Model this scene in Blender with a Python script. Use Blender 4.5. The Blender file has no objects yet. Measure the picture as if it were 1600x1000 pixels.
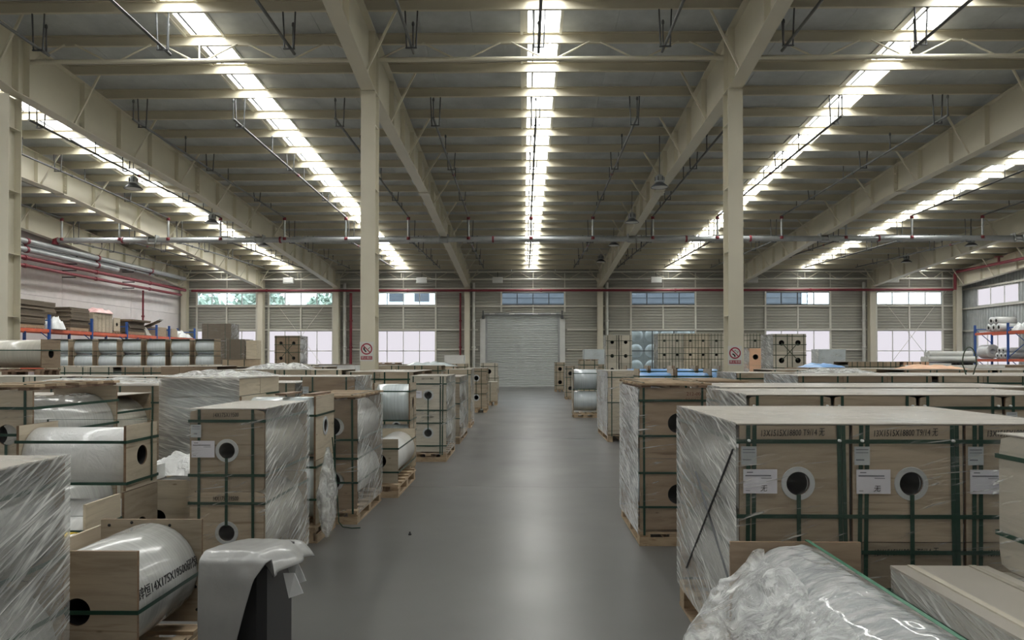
import bpy, bmesh, math, random
from mathutils import Vector, Matrix, noise as mnoise
random.seed(7)
PI = math.pi
SC = bpy.context.scene
COL = SC.collection

# ---------------------------------------------------------------- camera, world, light, exposure
cam_d = bpy.data.cameras.new('camera'); cam = bpy.data.objects.new('camera', cam_d); COL.objects.link(cam)
cam_d.sensor_width = 36.0; cam_d.lens = 36.0 * 1150 / 1600
PITCH = math.radians(0.6)
cam.location = (0, 0, 1.65)
cam.rotation_euler = (PI / 2 + PITCH, 0, math.radians(0.9))
cam_d.shift_y = 50 / 1600.0
cam_d.clip_start = 0.05; cam_d.clip_end = 300
SC.camera = cam
W = bpy.data.worlds.new('world'); SC.world = W; W.use_nodes = True
W.node_tree.nodes['Background'].inputs[0].default_value = (0.86, 0.94, 1.0, 1)
W.node_tree.nodes['Background'].inputs[1].default_value = 3.5
SKYLIGHT = 12.0
SC.view_settings.view_transform = 'Standard'; SC.view_settings.look = 'None'
SC.view_settings.exposure = 0.53; SC.view_settings.gamma = 1.0
SC.view_settings.use_curve_mapping = False
try:
    SC.cycles.transparent_max_bounces = 20
    SC.cycles.max_bounces = 7; SC.cycles.diffuse_bounces = 4; SC.cycles.glossy_bounces = 3
    SC.cycles.use_denoising = True
    SC.cycles.sample_clamp_indirect = 8.0
    SC.cycles.caustics_reflective = False; SC.cycles.caustics_refractive = False
except Exception:
    pass

# ---------------------------------------------------------------- materials
MATS = {}
def nmat(name):
    m = bpy.data.materials.new(name); m.use_nodes = True; MATS[name] = m
    nt = m.node_tree; b = nt.nodes['Principled BSDF']
    return m, nt, b
def nd(nt, t, **kw):
    n = nt.nodes.new(t)
    for k, v in kw.items():
        if k.startswith('i_'):
            n.inputs[k[2:].replace('_', ' ')].default_value = v
        else:
            setattr(n, k, v)
    return n
def rgb(c): return (c[0], c[1], c[2], 1)
def ramp(nt, src, stops):
    r = nd(nt, 'ShaderNodeValToRGB')
    e = r.color_ramp.elements
    e[0].position, e[0].color = stops[0][0], rgb(stops[0][1])
    e[1].position, e[1].color = stops[-1][0], rgb(stops[-1][1])
    for p, c in stops[1:-1]:
        x = e.new(p); x.color = rgb(c)
    nt.links.new(src, r.inputs[0]); return r.outputs[0]
def coords(nt, kind='Object', scale=(1, 1, 1), rot=(0, 0, 0), rnd=False):
    tc = nd(nt, 'ShaderNodeTexCoord'); mp = nd(nt, 'ShaderNodeMapping')
    mp.inputs['Scale'].default_value = scale; mp.inputs['Rotation'].default_value = rot
    nt.links.new(tc.outputs[kind], mp.inputs['Vector'])
    if rnd:
        oi = nd(nt, 'ShaderNodeObjectInfo'); ml = nd(nt, 'ShaderNodeMath', operation='MULTIPLY'); ml.inputs[1].default_value = 37.0
        nt.links.new(oi.outputs['Random'], ml.inputs[0])
        cb = nd(nt, 'ShaderNodeCombineXYZ')
        for i in range(3): nt.links.new(ml.outputs[0], cb.inputs[i])
        nt.links.new(cb.outputs[0], mp.inputs['Location'])
    return mp.outputs[0]
def ntex(nt, vec, scale, detail=4, rough=0.55, dist=0.0):
    n = nd(nt, 'ShaderNodeTexNoise'); n.inputs['Scale'].default_value = scale
    n.inputs['Detail'].default_value = detail; n.inputs['Roughness'].default_value = rough
    n.inputs['Distortion'].default_value = dist
    nt.links.new(vec, n.inputs['Vector']); return n.outputs['Fac']
def bump(nt, b, h, strength=0.2, dist=0.01):
    n = nd(nt, 'ShaderNodeBump'); n.inputs['Strength'].default_value = strength; n.inputs['Distance'].default_value = dist
    nt.links.new(h, n.inputs['Height']); nt.links.new(n.outputs[0], b.inputs['Normal'])
def plain(name, c, rough=0.5, metal=0.0, spec=0.5, var=0.12, scale=3.0):
    """a painted or moulded surface with faint tone variation"""
    m, nt, b = nmat(name)
    v = coords(nt, rnd=True)
    f = ntex(nt, v, scale, 3)
    lo = tuple(x * (1 - var) for x in c); hi = tuple(min(1, x * (1 + var)) for x in c)
    nt.links.new(ramp(nt, f, [(0.3, lo), (0.7, hi)]), b.inputs['Base Color'])
    b.inputs['Roughness'].default_value = rough; b.inputs['Metallic'].default_value = metal
    b.inputs['Specular IOR Level'].default_value = spec
    return m
def wood(name, dark, light, stretch=(1.2, 14, 14), rough=0.6, knots=True, objvar=0.25):
    m, nt, b = nmat(name)
    v = coords(nt, scale=stretch, rnd=True)
    f = ntex(nt, v, 2.2, 6, 0.62, 0.7)
    c = ramp(nt, f, [(0.28, dark), (0.5, tuple((a + 2 * d) / 3 for a, d in zip(dark, light))), (0.72, light)])
    oi = nd(nt, 'ShaderNodeObjectInfo')
    mr = nd(nt, 'ShaderNodeMapRange'); mr.inputs[3].default_value = 1 - objvar; mr.inputs[4].default_value = 1 + objvar * 0.5
    nt.links.new(oi.outputs['Random'], mr.inputs[0])
    mx = nd(nt, 'ShaderNodeMix', data_type='RGBA', blend_type='MULTIPLY'); mx.inputs[0].default_value = 1
    nt.links.new(c, mx.inputs[6])
    cc = nd(nt, 'ShaderNodeCombineColor')
    for i in range(3): nt.links.new(mr.outputs[0], cc.inputs[i])
    nt.links.new(cc.outputs[0], mx.inputs[7])
    out = mx.outputs[2]
    if knots:
        v2 = coords(nt, scale=(2.2, 2.2, 6.0), rnd=True)
        vo = nd(nt, 'ShaderNodeTexVoronoi'); vo.inputs['Scale'].default_value = 1.6
        nt.links.new(v2, vo.inputs['Vector'])
        k = ramp(nt, vo.outputs['Distance'], [(0.04, (0.35, 0.28, 0.22)), (0.09, (1, 1, 1))])
        m2 = nd(nt, 'ShaderNodeMix', data_type='RGBA', blend_type='MULTIPLY'); m2.inputs[0].default_value = 0.7
        nt.links.new(out, m2.inputs[6]); nt.links.new(k, m2.inputs[7]); out = m2.outputs[2]
    if knots:
        v3 = coords(nt, scale=(0.9, 4, 26), rnd=True); g = ntex(nt, v3, 1.5, 3, 0.5, 0.3)
        k3 = ramp(nt, g, [(0.64, (1, 1, 1)), (0.74, (0.52, 0.46, 0.40))])
        m3 = nd(nt, 'ShaderNodeMix', data_type='RGBA', blend_type='MULTIPLY'); m3.inputs[0].default_value = 0.8
        nt.links.new(out, m3.inputs[6]); nt.links.new(k3, m3.inputs[7]); out = m3.outputs[2]
    nt.links.new(out, b.inputs['Base Color'])
    b.inputs['Roughness'].default_value = rough
    bump(nt, b, f, 0.08, 0.004)
    return m

M = {}
M['cream'] = plain('cream_steel_paint', (0.68, 0.645, 0.53), 0.45, var=0.035, scale=1.2)
M['purlin'] = plain('cream_purlin_paint', (0.60, 0.56, 0.445), 0.4, var=0.05, scale=1.0)
M['girt'] = plain('pale_girt_paint', (0.74, 0.73, 0.66), 0.45, var=0.04)
M['siding'] = plain('grey_siding', (0.41, 0.405, 0.36), 0.4, var=0.04, scale=0.8)
M['siding_right'] = plain('pale_siding', (0.46, 0.49, 0.49), 0.4)
M['white_wall'] = plain('white_wall_panel', (0.86, 0.82, 0.81), 0.5, var=0.04)
M['outer'] = plain('outer_skin', (0.3, 0.3, 0.3), 0.7)
M['trim_white'] = plain('white_trim', (0.72, 0.73, 0.71), 0.4, var=0.05)
M['door'] = plain('roller_door_paint', (0.52, 0.55, 0.54), 0.4, var=0.06)
M['galv'] = plain('galvanised_steel', (0.42, 0.44, 0.45), 0.42, 0.55)
M['dark_steel'] = plain('dark_steel', (0.10, 0.105, 0.11), 0.5, 0.5)
M['branch'] = plain('dull_pipe', (0.16, 0.165, 0.165), 0.5, 0.5)
M['red_pipe'] = plain('red_pipe_paint', (0.21, 0.03, 0.042), 0.4)
M['white_pipe'] = plain('white_pipe', (0.7, 0.7, 0.67), 0.4)
M['strap'] = plain('green_strap', (0.011, 0.05, 0.032), 0.35)
M['strap_light'] = plain('pale_green_strap', (0.10, 0.26, 0.17), 0.25)
M['strap_dark'] = plain('dark_strap', (0.05, 0.07, 0.045), 0.4)
M['ring'] = plain('grey_core_flange', (0.50, 0.53, 0.54), 0.45)
M['hole'] = plain('black_core', (0.012, 0.012, 0.013), 0.7)
M['core'] = plain('dark_core_tube', (0.10, 0.10, 0.10), 0.5)
M['paper'] = plain('white_paper', (0.72, 0.72, 0.78), 0.7, var=0.03)
M['sticker'] = plain('grey_sticker', (0.46, 0.50, 0.52), 0.5, var=0.1)
M['ink'] = plain('black_ink', (0.02, 0.02, 0.02), 0.7)
M['ink_brown'] = plain('red_brown_ink', (0.16, 0.05, 0.03), 0.7)
M['greyink'] = plain('grey_ink', (0.16, 0.17, 0.2), 0.7)
M['red_sign'] = plain('red_sign_print', (0.33, 0.02, 0.05), 0.4)
M['sign'] = plain('white_sign_plate', (0.66, 0.67, 0.65), 0.4, var=0.03)
M['rack_orange'] = plain('orange_rack_beam', (0.72, 0.15, 0.075), 0.45)
M['rack_blue'] = plain('blue_rack_upright', (0.03, 0.10, 0.36), 0.45)
M['blue_film'] = plain('blue_film', (0.20, 0.40, 0.72), 0.3)
M['white_plastic'] = plain('white_plastic', (0.78, 0.80, 0.80), 0.35)
M['pink_plastic'] = plain('pink_plastic', (0.72, 0.45, 0.44), 0.35)
M['peach'] = plain('peach_board', (0.80, 0.50, 0.33), 0.5)
M['yellow_tape'] = plain('yellow_tape', (0.66, 0.48, 0.05), 0.4)
M['black_plastic'] = plain('black_plastic', (0.015, 0.015, 0.016), 0.4)
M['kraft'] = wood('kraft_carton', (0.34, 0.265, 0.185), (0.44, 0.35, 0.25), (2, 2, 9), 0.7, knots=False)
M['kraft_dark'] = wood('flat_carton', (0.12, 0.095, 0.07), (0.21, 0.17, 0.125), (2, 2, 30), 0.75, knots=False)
M['ply'] = wood('plywood', (0.31, 0.25, 0.18), (0.48, 0.405, 0.305), (1.1, 5, 9))
M['ply_pale'] = wood('pale_plywood', (0.43, 0.37, 0.275), (0.62, 0.545, 0.42), (1.1, 5, 9))
M['ply_brown'] = wood('brown_plywood', (0.24, 0.17, 0.115), (0.37, 0.285, 0.20), (1.2, 5, 8))
M['ply_white'] = wood('whitish_crate_board', (0.46, 0.425, 0.35), (0.60, 0.56, 0.47), (1.1, 5, 9), knots=False)
M['edge'] = wood('plywood_edge', (0.16, 0.10, 0.06), (0.26, 0.17, 0.10), (2, 2, 40), knots=False)
M['pallet'] = wood('pallet_timber', (0.30, 0.21, 0.13), (0.54, 0.42, 0.28), (3, 14, 14))
M['pallet_dark'] = wood('old_pallet_timber', (0.16, 0.10, 0.07), (0.30, 0.20, 0.13), (3, 14, 14))
M['top'] = plain('grey_board_top', (0.47, 0.44, 0.385), 0.35, var=0.07, scale=2.0)

def film(name, c, rough=0.25, band=0.08, wr=0.15, sc=(1, 30, 1)):
    """wound plastic film: banded, glossy, slightly wrinkled"""
    m, nt, b = nmat(name)
    v = coords(nt, scale=sc, rnd=True); f = ntex(nt, v, 1.6, 3)
    lo = tuple(x * (1 - band) for x in c); hi = tuple(min(1, x * (1 + band)) for x in c)
    nt.links.new(ramp(nt, f, [(0.35, lo), (0.65, hi)]), b.inputs['Base Color'])
    b.inputs['Roughness'].default_value = rough
    b.inputs['Coat Weight'].default_value = 0.5; b.inputs['Coat Roughness'].default_value = 0.12
    v2 = coords(nt, rnd=True); w = ntex(nt, v2, 7.0, 4, 0.6, 1.5)
    bump(nt, b, w, wr, 0.02)
    return m
M['film'] = film('clear_film_roll', (0.50, 0.51, 0.49), 0.22)
M['film_blue'] = film('pale_blue_film_roll', (0.60, 0.67, 0.69), 0.25)
M['film_grey'] = film('grey_film_roll', (0.56, 0.62, 0.645), 0.25)
M['film_white'] = film('white_film_roll', (0.68, 0.69, 0.675), 0.3)
M['film_beige'] = film('beige_film_roll', (0.48, 0.465, 0.40), 0.3)
M['foam'] = film('white_foam_bag', (0.76, 0.77, 0.76), 0.45, 0.05, 0.8, (3, 3, 3))
M['sheet_grey'] = film('grey_pe_sheet', (0.36, 0.365, 0.355), 0.4, 0.05, 0.15, (3, 3, 3))

def crinkle(name, c, alpha_lo, alpha_hi, scale, rough=0.16):
    """loose crinkled clear film, partly see-through"""
    m, nt, b = nmat(name)
    v = coords(nt, rnd=True)
    vs = nd(nt, 'ShaderNodeTexVoronoi', feature='DISTANCE_TO_EDGE'); vs.inputs['Scale'].default_value = scale
    wv = ntex(nt, v, scale * 0.7, 5, 0.6, 2.0)
    mixv = nd(nt, 'ShaderNodeMix', data_type='VECTOR'); mixv.inputs[0].default_value = 0.12
    nt.links.new(v, mixv.inputs[4]); nt.links.new(wv, mixv.inputs[5]); nt.links.new(mixv.outputs[1], vs.inputs['Vector'])
    b.inputs['Base Color'].default_value = rgb(c); b.inputs['Roughness'].default_value = rough
    ad = nd(nt, 'ShaderNodeMath', operation='ADD'); nt.links.new(wv, ad.inputs[0]); nt.links.new(vs.outputs['Distance'], ad.inputs[1])
    bump(nt, b, ad.outputs[0], 0.9, 0.03)
    a = ramp(nt, wv, [(0.42, (alpha_lo,) * 3), (0.64, (alpha_hi,) * 3)])
    nt.links.new(a, b.inputs['Alpha'])
    return m
M['crinkle'] = crinkle('crinkled_clear_film', (0.74, 0.76, 0.75), 0.35, 0.8, 9)
M['crinkle_white'] = crinkle('crumpled_white_film', (0.80, 0.81, 0.80), 0.9, 1.0, 7, 0.3)

def wrap_mat(name, ang, lo, hi, t0, t1, c=(0.80, 0.81, 0.79), scale=(2.2, 46)):
    """stretch wrap: clear film, its highlight streaks painted as pale opaque strands; UV in metres"""
    m, nt, b = nmat(name)
    tc = nd(nt, 'ShaderNodeTexCoord'); oi = nd(nt, 'ShaderNodeObjectInfo')
    big = ntex(nt, tc.outputs['UV'], 1.7, 3)
    ml = nd(nt, 'ShaderNodeMath', operation='MULTIPLY'); ml.inputs[1].default_value = 61.0
    nt.links.new(oi.outputs['Random'], ml.inputs[0])
    cb = nd(nt, 'ShaderNodeCombineXYZ'); nt.links.new(ml.outputs[0], cb.inputs[0]); nt.links.new(ml.outputs[0], cb.inputs[1])
    layers = []
    for k, (da, sc) in enumerate(((0.0, 1.0), (0.22, 0.55))):
        wb = nd(nt, 'ShaderNodeMath', operation='MULTIPLY_ADD'); wb.inputs[1].default_value = 0.5; wb.inputs[2].default_value = ang + da * (1 if ang > 0 else -1) - 0.25
        nt.links.new(big, wb.inputs[0])
        rt = nd(nt, 'ShaderNodeVectorRotate', rotation_type='Z_AXIS')
        nt.links.new(tc.outputs['UV'], rt.inputs['Vector']); rt.inputs['Angle'].default_value = ang + da * (1 if ang > 0 else -1)
        mp = nd(nt, 'ShaderNodeMapping'); mp.inputs['Scale'].default_value = (scale[0] * (1 + k), scale[1] * sc, 1)
        nt.links.new(rt.outputs[0], mp.inputs['Vector']); nt.links.new(cb.outputs[0], mp.inputs['Location'])
        layers.append(ntex(nt, mp.outputs[0], 1.0, 3, 0.55, 0.35))
    mxn = nd(nt, 'ShaderNodeMath', operation='MAXIMUM'); nt.links.new(layers[0], mxn.inputs[0]); nt.links.new(layers[1], mxn.inputs[1])
    ad = nd(nt, 'ShaderNodeMath', operation='MULTIPLY_ADD'); ad.inputs[1].default_value = 0.5
    nt.links.new(big, ad.inputs[0]); nt.links.new(mxn.outputs[0], ad.inputs[2])
    mid = t0 + (t1 - t0) * 0.45
    a = ramp(nt, ad.outputs[0], [(t0, (lo,) * 3), (mid, (lo + (hi - lo) * 0.25,) * 3), (t1, (hi,) * 3)])  # film highlights put in as streaks of higher opacity over a whitish colour
    b.inputs['Base Color'].default_value = rgb(c); b.inputs['Roughness'].default_value = 0.14
    bump(nt, b, mxn.outputs[0], 0.8, 0.014)
    nt.links.new(a, b.inputs['Alpha'])
    return m
M['wrap_side'] = wrap_mat('stretch_wrap_streaked', -0.36, 0.24, 1.0, 0.74, 0.95, scale=(1.5, 60))
M['wrap_side_l'] = wrap_mat('stretch_wrap_streaked_left', 0.20, 0.34, 1.0, 0.74, 0.95, scale=(1.5, 60))
M['wrap_dense'] = wrap_mat('stretch_wrap_dense', 0.13, 0.40, 1.0, 0.66, 0.86, c=(0.84, 0.85, 0.86), scale=(2.0, 55))
M['wrap_front'] = wrap_mat('stretch_wrap_clear', -0.10, 0.03, 0.9, 0.86, 1.02, scale=(2.2, 70))
M['wrap_top'] = wrap_mat('stretch_wrap_top', 0.2, 0.05, 0.9, 0.79, 0.99, scale=(1.5, 40))
def mat_bubble():
    m, nt, b = nmat('shiny_bubble_film')
    v = coords(nt, scale=(7, 7, 7), rot=(0.3, 0.2, 0.6)); v2 = coords(nt, scale=(5, 16, 9), rot=(0.4, 0.5, 0.7))
    f = ntex(nt, v2, 1.6, 5, 0.6, 1.6); g = ntex(nt, v, 1.0, 3)
    h = ntex(nt, coords(nt, scale=(4, 20, 12), rot=(0.5, 0.2, -0.9)), 1.4, 3, 0.5, 0.8)
    mx = nd(nt, 'ShaderNodeMath', operation='MULTIPLY_ADD'); mx.inputs[1].default_value = 0.5; nt.links.new(g, mx.inputs[0]); nt.links.new(h, mx.inputs[2])
    nt.links.new(ramp(nt, mx.outputs[0], [(0.62, (0.45, 0.48, 0.49)), (0.80, (0.62, 0.64, 0.64)), (0.88, (0.74, 0.75, 0.75))]), b.inputs['Base Color'])  # whitened creases, plus streaky highlights put into the base colour
    b.inputs['Roughness'].default_value = 0.13; b.inputs['Coat Weight'].default_value = 0.8; b.inputs['Coat Roughness'].default_value = 0.05
    bump(nt, b, f, 0.75, 0.03)
    return m
M['bubble'] = mat_bubble()

def mat_floor():
    m, nt, b = nmat('grey_epoxy_floor')
    v = coords(nt, 'Generated', scale=(46, 60, 1))
    tc = nd(nt, 'ShaderNodeNewGeometry')
    f = ntex(nt, tc.outputs['Position'], 0.35, 5, 0.6)
    g = ntex(nt, tc.outputs['Position'], 0.8, 3, 0.5)
    nt.links.new(ramp(nt, f, [(0.15, (0.085, 0.085, 0.082)), (0.5, (0.118, 0.118, 0.114)), (0.85, (0.150, 0.149, 0.143))]), b.inputs['Base Color'])
    nt.links.new(ramp(nt, g, [(0.2, (0.285,) * 3), (0.8, (0.40,) * 3)]), b.inputs['Roughness'])
    h = ntex(nt, tc.outputs['Position'], 1.3, 2)
    bump(nt, b, h, 0.015, 0.05)
    return m
M['floor'] = mat_floor()
def mat_deck():
    m, nt, b = nmat('foil_roof_lining')
    tc = nd(nt, 'ShaderNodeNewGeometry')
    f = ntex(nt, tc.outputs['Position'], 1.6, 6, 0.65)
    nt.links.new(ramp(nt, f, [(0.3, (0.46, 0.49, 0.50)), (0.7, (0.60, 0.63, 0.64))]), b.inputs['Base Color'])
    b.inputs['Roughness'].default_value = 0.45; b.inputs['Metallic'].default_value = 0.15
    bump(nt, b, f, 0.35, 0.05)
    return m
M['deck'] = mat_deck()
def emit(name, c, s):
    m = bpy.data.materials.new(name); m.use_nodes = True; nt = m.node_tree
    nt.nodes.remove(nt.nodes['Principled BSDF'])
    e = nd(nt, 'ShaderNodeEmission'); e.inputs[0].default_value = rgb(c); e.inputs[1].default_value = s
    nt.links.new(e.outputs[0], nt.nodes['Material Output'].inputs[0]); return m
M['skylight'] = emit('daylit_roof_sheet', (1.0, 1.0, 0.97), SKYLIGHT)
M['frosted'] = emit('daylit_frosted_pane', (0.90, 0.86, 0.93), 0.62)
def mat_glass():
    m = bpy.data.materials.new('window_glass'); m.use_nodes = True; nt = m.node_tree
    nt.nodes.remove(nt.nodes['Principled BSDF'])
    t = nd(nt, 'ShaderNodeBsdfTransparent'); t.inputs[0].default_value = (0.93, 0.97, 0.98, 1)
    g = nd(nt, 'ShaderNodeBsdfGlossy'); g.inputs['Roughness'].default_value = 0.02
    fr = nd(nt, 'ShaderNodeFresnel'); fr.inputs[0].default_value = 1.45
    mx = nd(nt, 'ShaderNodeMixShader')
    nt.links.new(fr.outputs[0], mx.inputs[0]); nt.links.new(t.outputs[0], mx.inputs[1]); nt.links.new(g.outputs[0], mx.inputs[2])
    nt.links.new(mx.outputs[0], nt.nodes['Material Output'].inputs[0]); return m
M['glass'] = mat_glass()
M['leaf'] = plain('tree_leaf', (0.26, 0.33, 0.27), 0.6, var=0.4, scale=6)
M['bark'] = plain('tree_bark', (0.14, 0.10, 0.07), 0.8)
M['facade'] = plain('pale_facade', (0.75, 0.82, 0.86), 0.6)
M['facade_dark'] = plain('blue_grey_cladding', (0.05, 0.06, 0.075), 0.5)
M['asphalt'] = plain('yard_concrete', (0.35, 0.35, 0.34), 0.8)

# ---------------------------------------------------------------- mesh helpers
class MB:
    """collects boxes, tubes and prisms into ONE mesh"""
    def __init__(s): s.v = []; s.f = []; s.m = []; s.sm = []; s.uv = {}
    def add(s, vs, fs, mi=0, smooth=False):
        o = len(s.v); s.v += [tuple(p) for p in vs]
        for f in fs:
            s.f.append(tuple(i + o for i in f)); s.m.append(mi); s.sm.append(smooth)
    def box(s, x0, y0, z0, x1, y1, z1, mi=0):
        vs = [(x0, y0, z0), (x1, y0, z0), (x1, y1, z0), (x0, y1, z0), (x0, y0, z1), (x1, y0, z1), (x1, y1, z1), (x0, y1, z1)]
        s.add(vs, [(0, 3, 2, 1), (4, 5, 6, 7), (0, 1, 5, 4), (1, 2, 6, 5), (2, 3, 7, 6), (3, 0, 4, 7)], mi); return s
    def cbox(s, c, d, mi=0):
        return s.box(c[0] - d[0] / 2, c[1] - d[1] / 2, c[2] - d[2] / 2, c[0] + d[0] / 2, c[1] + d[1] / 2, c[2] + d[2] / 2, mi)
    def hexa(s, b4, t4, mi=0):
        s.add(list(b4) + list(t4), [(0, 3, 2, 1), (4, 5, 6, 7), (0, 1, 5, 4), (1, 2, 6, 5), (2, 3, 7, 6), (3, 0, 4, 7)], mi); return s
    def bar(s, p, q, w, h, mi=0, up=(0, 0, 1)):
        p = Vector(p); q = Vector(q); d = (q - p).normalized(); u = Vector(up)
        if abs(d.dot(u)) > 0.98: u = Vector((1, 0, 0))
        a = d.cross(u).normalized(); b = a.cross(d).normalized()
        r = [a * (w / 2 * i) + b * (h / 2 * j) for i, j in ((-1, -1), (1, -1), (1, 1), (-1, 1))]
        s.hexa([p + k for k in r], [q + k for k in r], mi); return s
    def tube(s, pts, r, n=8, mi=0, cap=True, smooth=True):
        pts = [Vector(p) for p in pts]; rs = r if isinstance(r, (list, tuple)) else [r] * len(pts)
        rings = []; ref = None
        for i, p in enumerate(pts):
            d = (pts[min(i + 1, len(pts) - 1)] - pts[max(i - 1, 0)]).normalized()
            if ref is None:
                ref = Vector((0, 0, 1)) if abs(d.z) < 0.9 else Vector((1, 0, 0))
            a = d.cross(ref).normalized(); b = a.cross(d).normalized(); ref = b
            rings.append([p + (a * math.cos(2 * PI * k / n) + b * math.sin(2 * PI * k / n)) * rs[i] for k in range(n)])
        vs = [q for g in rings for q in g]; fs = []
        for i in range(len(pts) - 1):
            for k in range(n):
                fs.append((i * n + k, i * n + (k + 1) % n, (i + 1) * n + (k + 1) % n, (i + 1) * n + k))
        s.add(vs, fs, mi, smooth)
        if cap:
            o = len(vs); m = len(pts) - 1
            s.add(rings[0], [tuple(range(n))[::-1]], mi); s.add(rings[-1], [tuple(range(n))], mi)
        return s
    def lathe(s, prof, n=24, mi=0, center=(0, 0, 0), axis='z', smooth=True):
        vs = []
        for (r, h) in prof:
            for k in range(n):
                c, t = math.cos(2 * PI * k / n) * r, math.sin(2 * PI * k / n) * r
                p = (c, t, h) if axis == 'z' else ((c, h, t) if axis == 'y' else (h, c, t))
                vs.append((p[0] + center[0], p[1] + center[1], p[2] + center[2]))
        fs = []
        for i in range(len(prof) - 1):
            for k in range(n):
                fs.append((i * n + k, i * n + (k + 1) % n, (i + 1) * n + (k + 1) % n, (i + 1) * n + k))
        s.add(vs, fs, mi, smooth); return s
    def prism(s, poly, a0, a1, axis='x', mi=0):
        n = len(poly)
        def P(u, v, a): return (a, u, v) if axis == 'x' else ((u, a, v) if axis == 'y' else (u, v, a))
        vs = [P(u, v, a0) for u, v in poly] + [P(u, v, a1) for u, v in poly]
        fs = [(i, (i + 1) % n, n + (i + 1) % n, n + i) for i in range(n)] + [tuple(range(n))[::-1], tuple(range(n, 2 * n))]
        s.add(vs, fs, mi); return s
    def mesh(s, name, mats):
        me = bpy.data.meshes.new(name); me.from_pydata(s.v, [], s.f)
        for m in (mats if isinstance(mats, (list, tuple)) else [mats]): me.materials.append(m)
        me.polygons.foreach_set('material_index', s.m); me.polygons.foreach_set('use_smooth', s.sm)
        bm = bmesh.new(); bm.from_mesh(me); bmesh.ops.recalc_face_normals(bm, faces=bm.faces); bm.to_mesh(me); bm.free()
        me.update(); return me
    def build(s, name, mats, parent=None, loc=None):
        return inst(name, s.mesh(name, mats), parent, loc)
def inst(name, me, parent=None, loc=None, rot=None):
    o = bpy.data.objects.new(name, me); COL.objects.link(o)
    if parent is not None: o.parent = parent
    if loc is not None: o.location = loc
    if rot is not None: o.rotation_euler = rot
    return o
CACHE = {}
def cached(key, fn):
    if key not in CACHE: CACHE[key] = fn()
    return CACHE[key]
LABELS = {}
def tag(o, label, cat, group=None):
    o['label'] = label; o['category'] = cat
    if group: o['group'] = group
    LABELS.setdefault(label, []).append(o.name)
    return o
def thing(name, label, cat, loc=(0, 0, 0), rz=0.0, group=None):
    o = bpy.data.objects.new(name, None); COL.objects.link(o); o.empty_display_size = 0.2
    o.location = loc; o.rotation_euler = (0, 0, rz)
    return tag(o, label, cat, group)
def struct(o): o['kind'] = 'structure'; return o
ORD = ['first', 'second', 'third', 'fourth', 'fifth', 'sixth', 'seventh', 'eighth', 'ninth', 'tenth', 'eleventh', 'twelfth',
       'thirteenth', 'fourteenth', 'fifteenth', 'sixteenth', 'seventeenth', 'eighteenth', 'nineteenth', 'twentieth']
# ================================================================ SETTING
FX = [-20.55, -15.9, -11.3, -3.4, 4.6, 12.7, 20.8, 25.9]     # steel frames
XL, XR, YB, YF = -20.9, 26.4, 44.7, -8.0                     # side walls, far wall, wall behind the camera
def zpur(y): return 9.96 - 0.068 * y                         # underside of the purlins
def zdeck(y): return zpur(y) + 0.25
def zbot(y):                                                 # underside of the rafters
    P = [(-9, zpur(-9) - 0.85), (9.5, zpur(9.5) - 0.85), (15.95, 7.56), (16.45, 7.56), (25.1, 7.35), (44.5, 5.99)]
    for (a, za), (b, zb) in zip(P, P[1:]):
        if y <= b: return za + (zb - za) * (y - a) / (b - a)
    return P[-1][1]

# floor: slabs with open joints over a sub-base
fl = struct(MB().box(XL - 0.3, YF - 0.3, -0.3, XR + 0.3, YB + 0.3, -0.012).build('floor', M['outer']))
SX, SY = 5.9, 6.0
nx = 8; ny = 9
sw = (XR - XL) / nx; sl = (YB - YF) / ny
slab = MB().box(0, 0, -0.012, sw - 0.006, sl - 0.006, 0).mesh('floor_slab', M['floor'])
for i in range(nx):
    for j in range(ny):
        inst('floor_slab', slab, fl, (XL + i * sw, YF + j * sl, 0))

# ceiling: outer skin, lining sheets, skylight strips, purlins
def roofbox(b, x0, x1, y0, y1, lo, hi, mi=0):
    b.hexa([(x0, y0, zdeck(y0) + lo), (x1, y0, zdeck(y0) + lo), (x1, y1, zdeck(y1) + lo), (x0, y1, zdeck(y1) + lo)],
           [(x0, y0, zdeck(y0) + hi), (x1, y0, zdeck(y0) + hi), (x1, y1, zdeck(y1) + hi), (x0, y1, zdeck(y1) + hi)], mi)
Y0, Y1 = YF - 0.3, YB + 0.2
b = MB(); roofbox(b, XL - 0.3, XR + 0.3, Y0, Y1, 0.24, 0.30)
ceil = struct(b.build('ceiling', M['outer']))
SKY = [(-18.5, -17.7), (-14.6, -13.8), (-7.7, -6.9), (0.0, 0.8), (8.4, 9.2), (16.3, 17.1), (23.0, 23.8)]
edges = [XL] + [e for s_ in SKY for e in s_] + [XR]
for k in range(0, len(edges), 2):
    a, c = edges[k], edges[k + 1]
    n = max(1, round((c - a) / 1.25)); w = (c - a) / n
    for i in range(n):
        b = MB(); roofbox(b, a + i * w + 0.004, a + (i + 1) * w - 0.004, Y0, Y1, 0.0, 0.05); b.build('roof_sheet', M['deck'], ceil)
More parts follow.
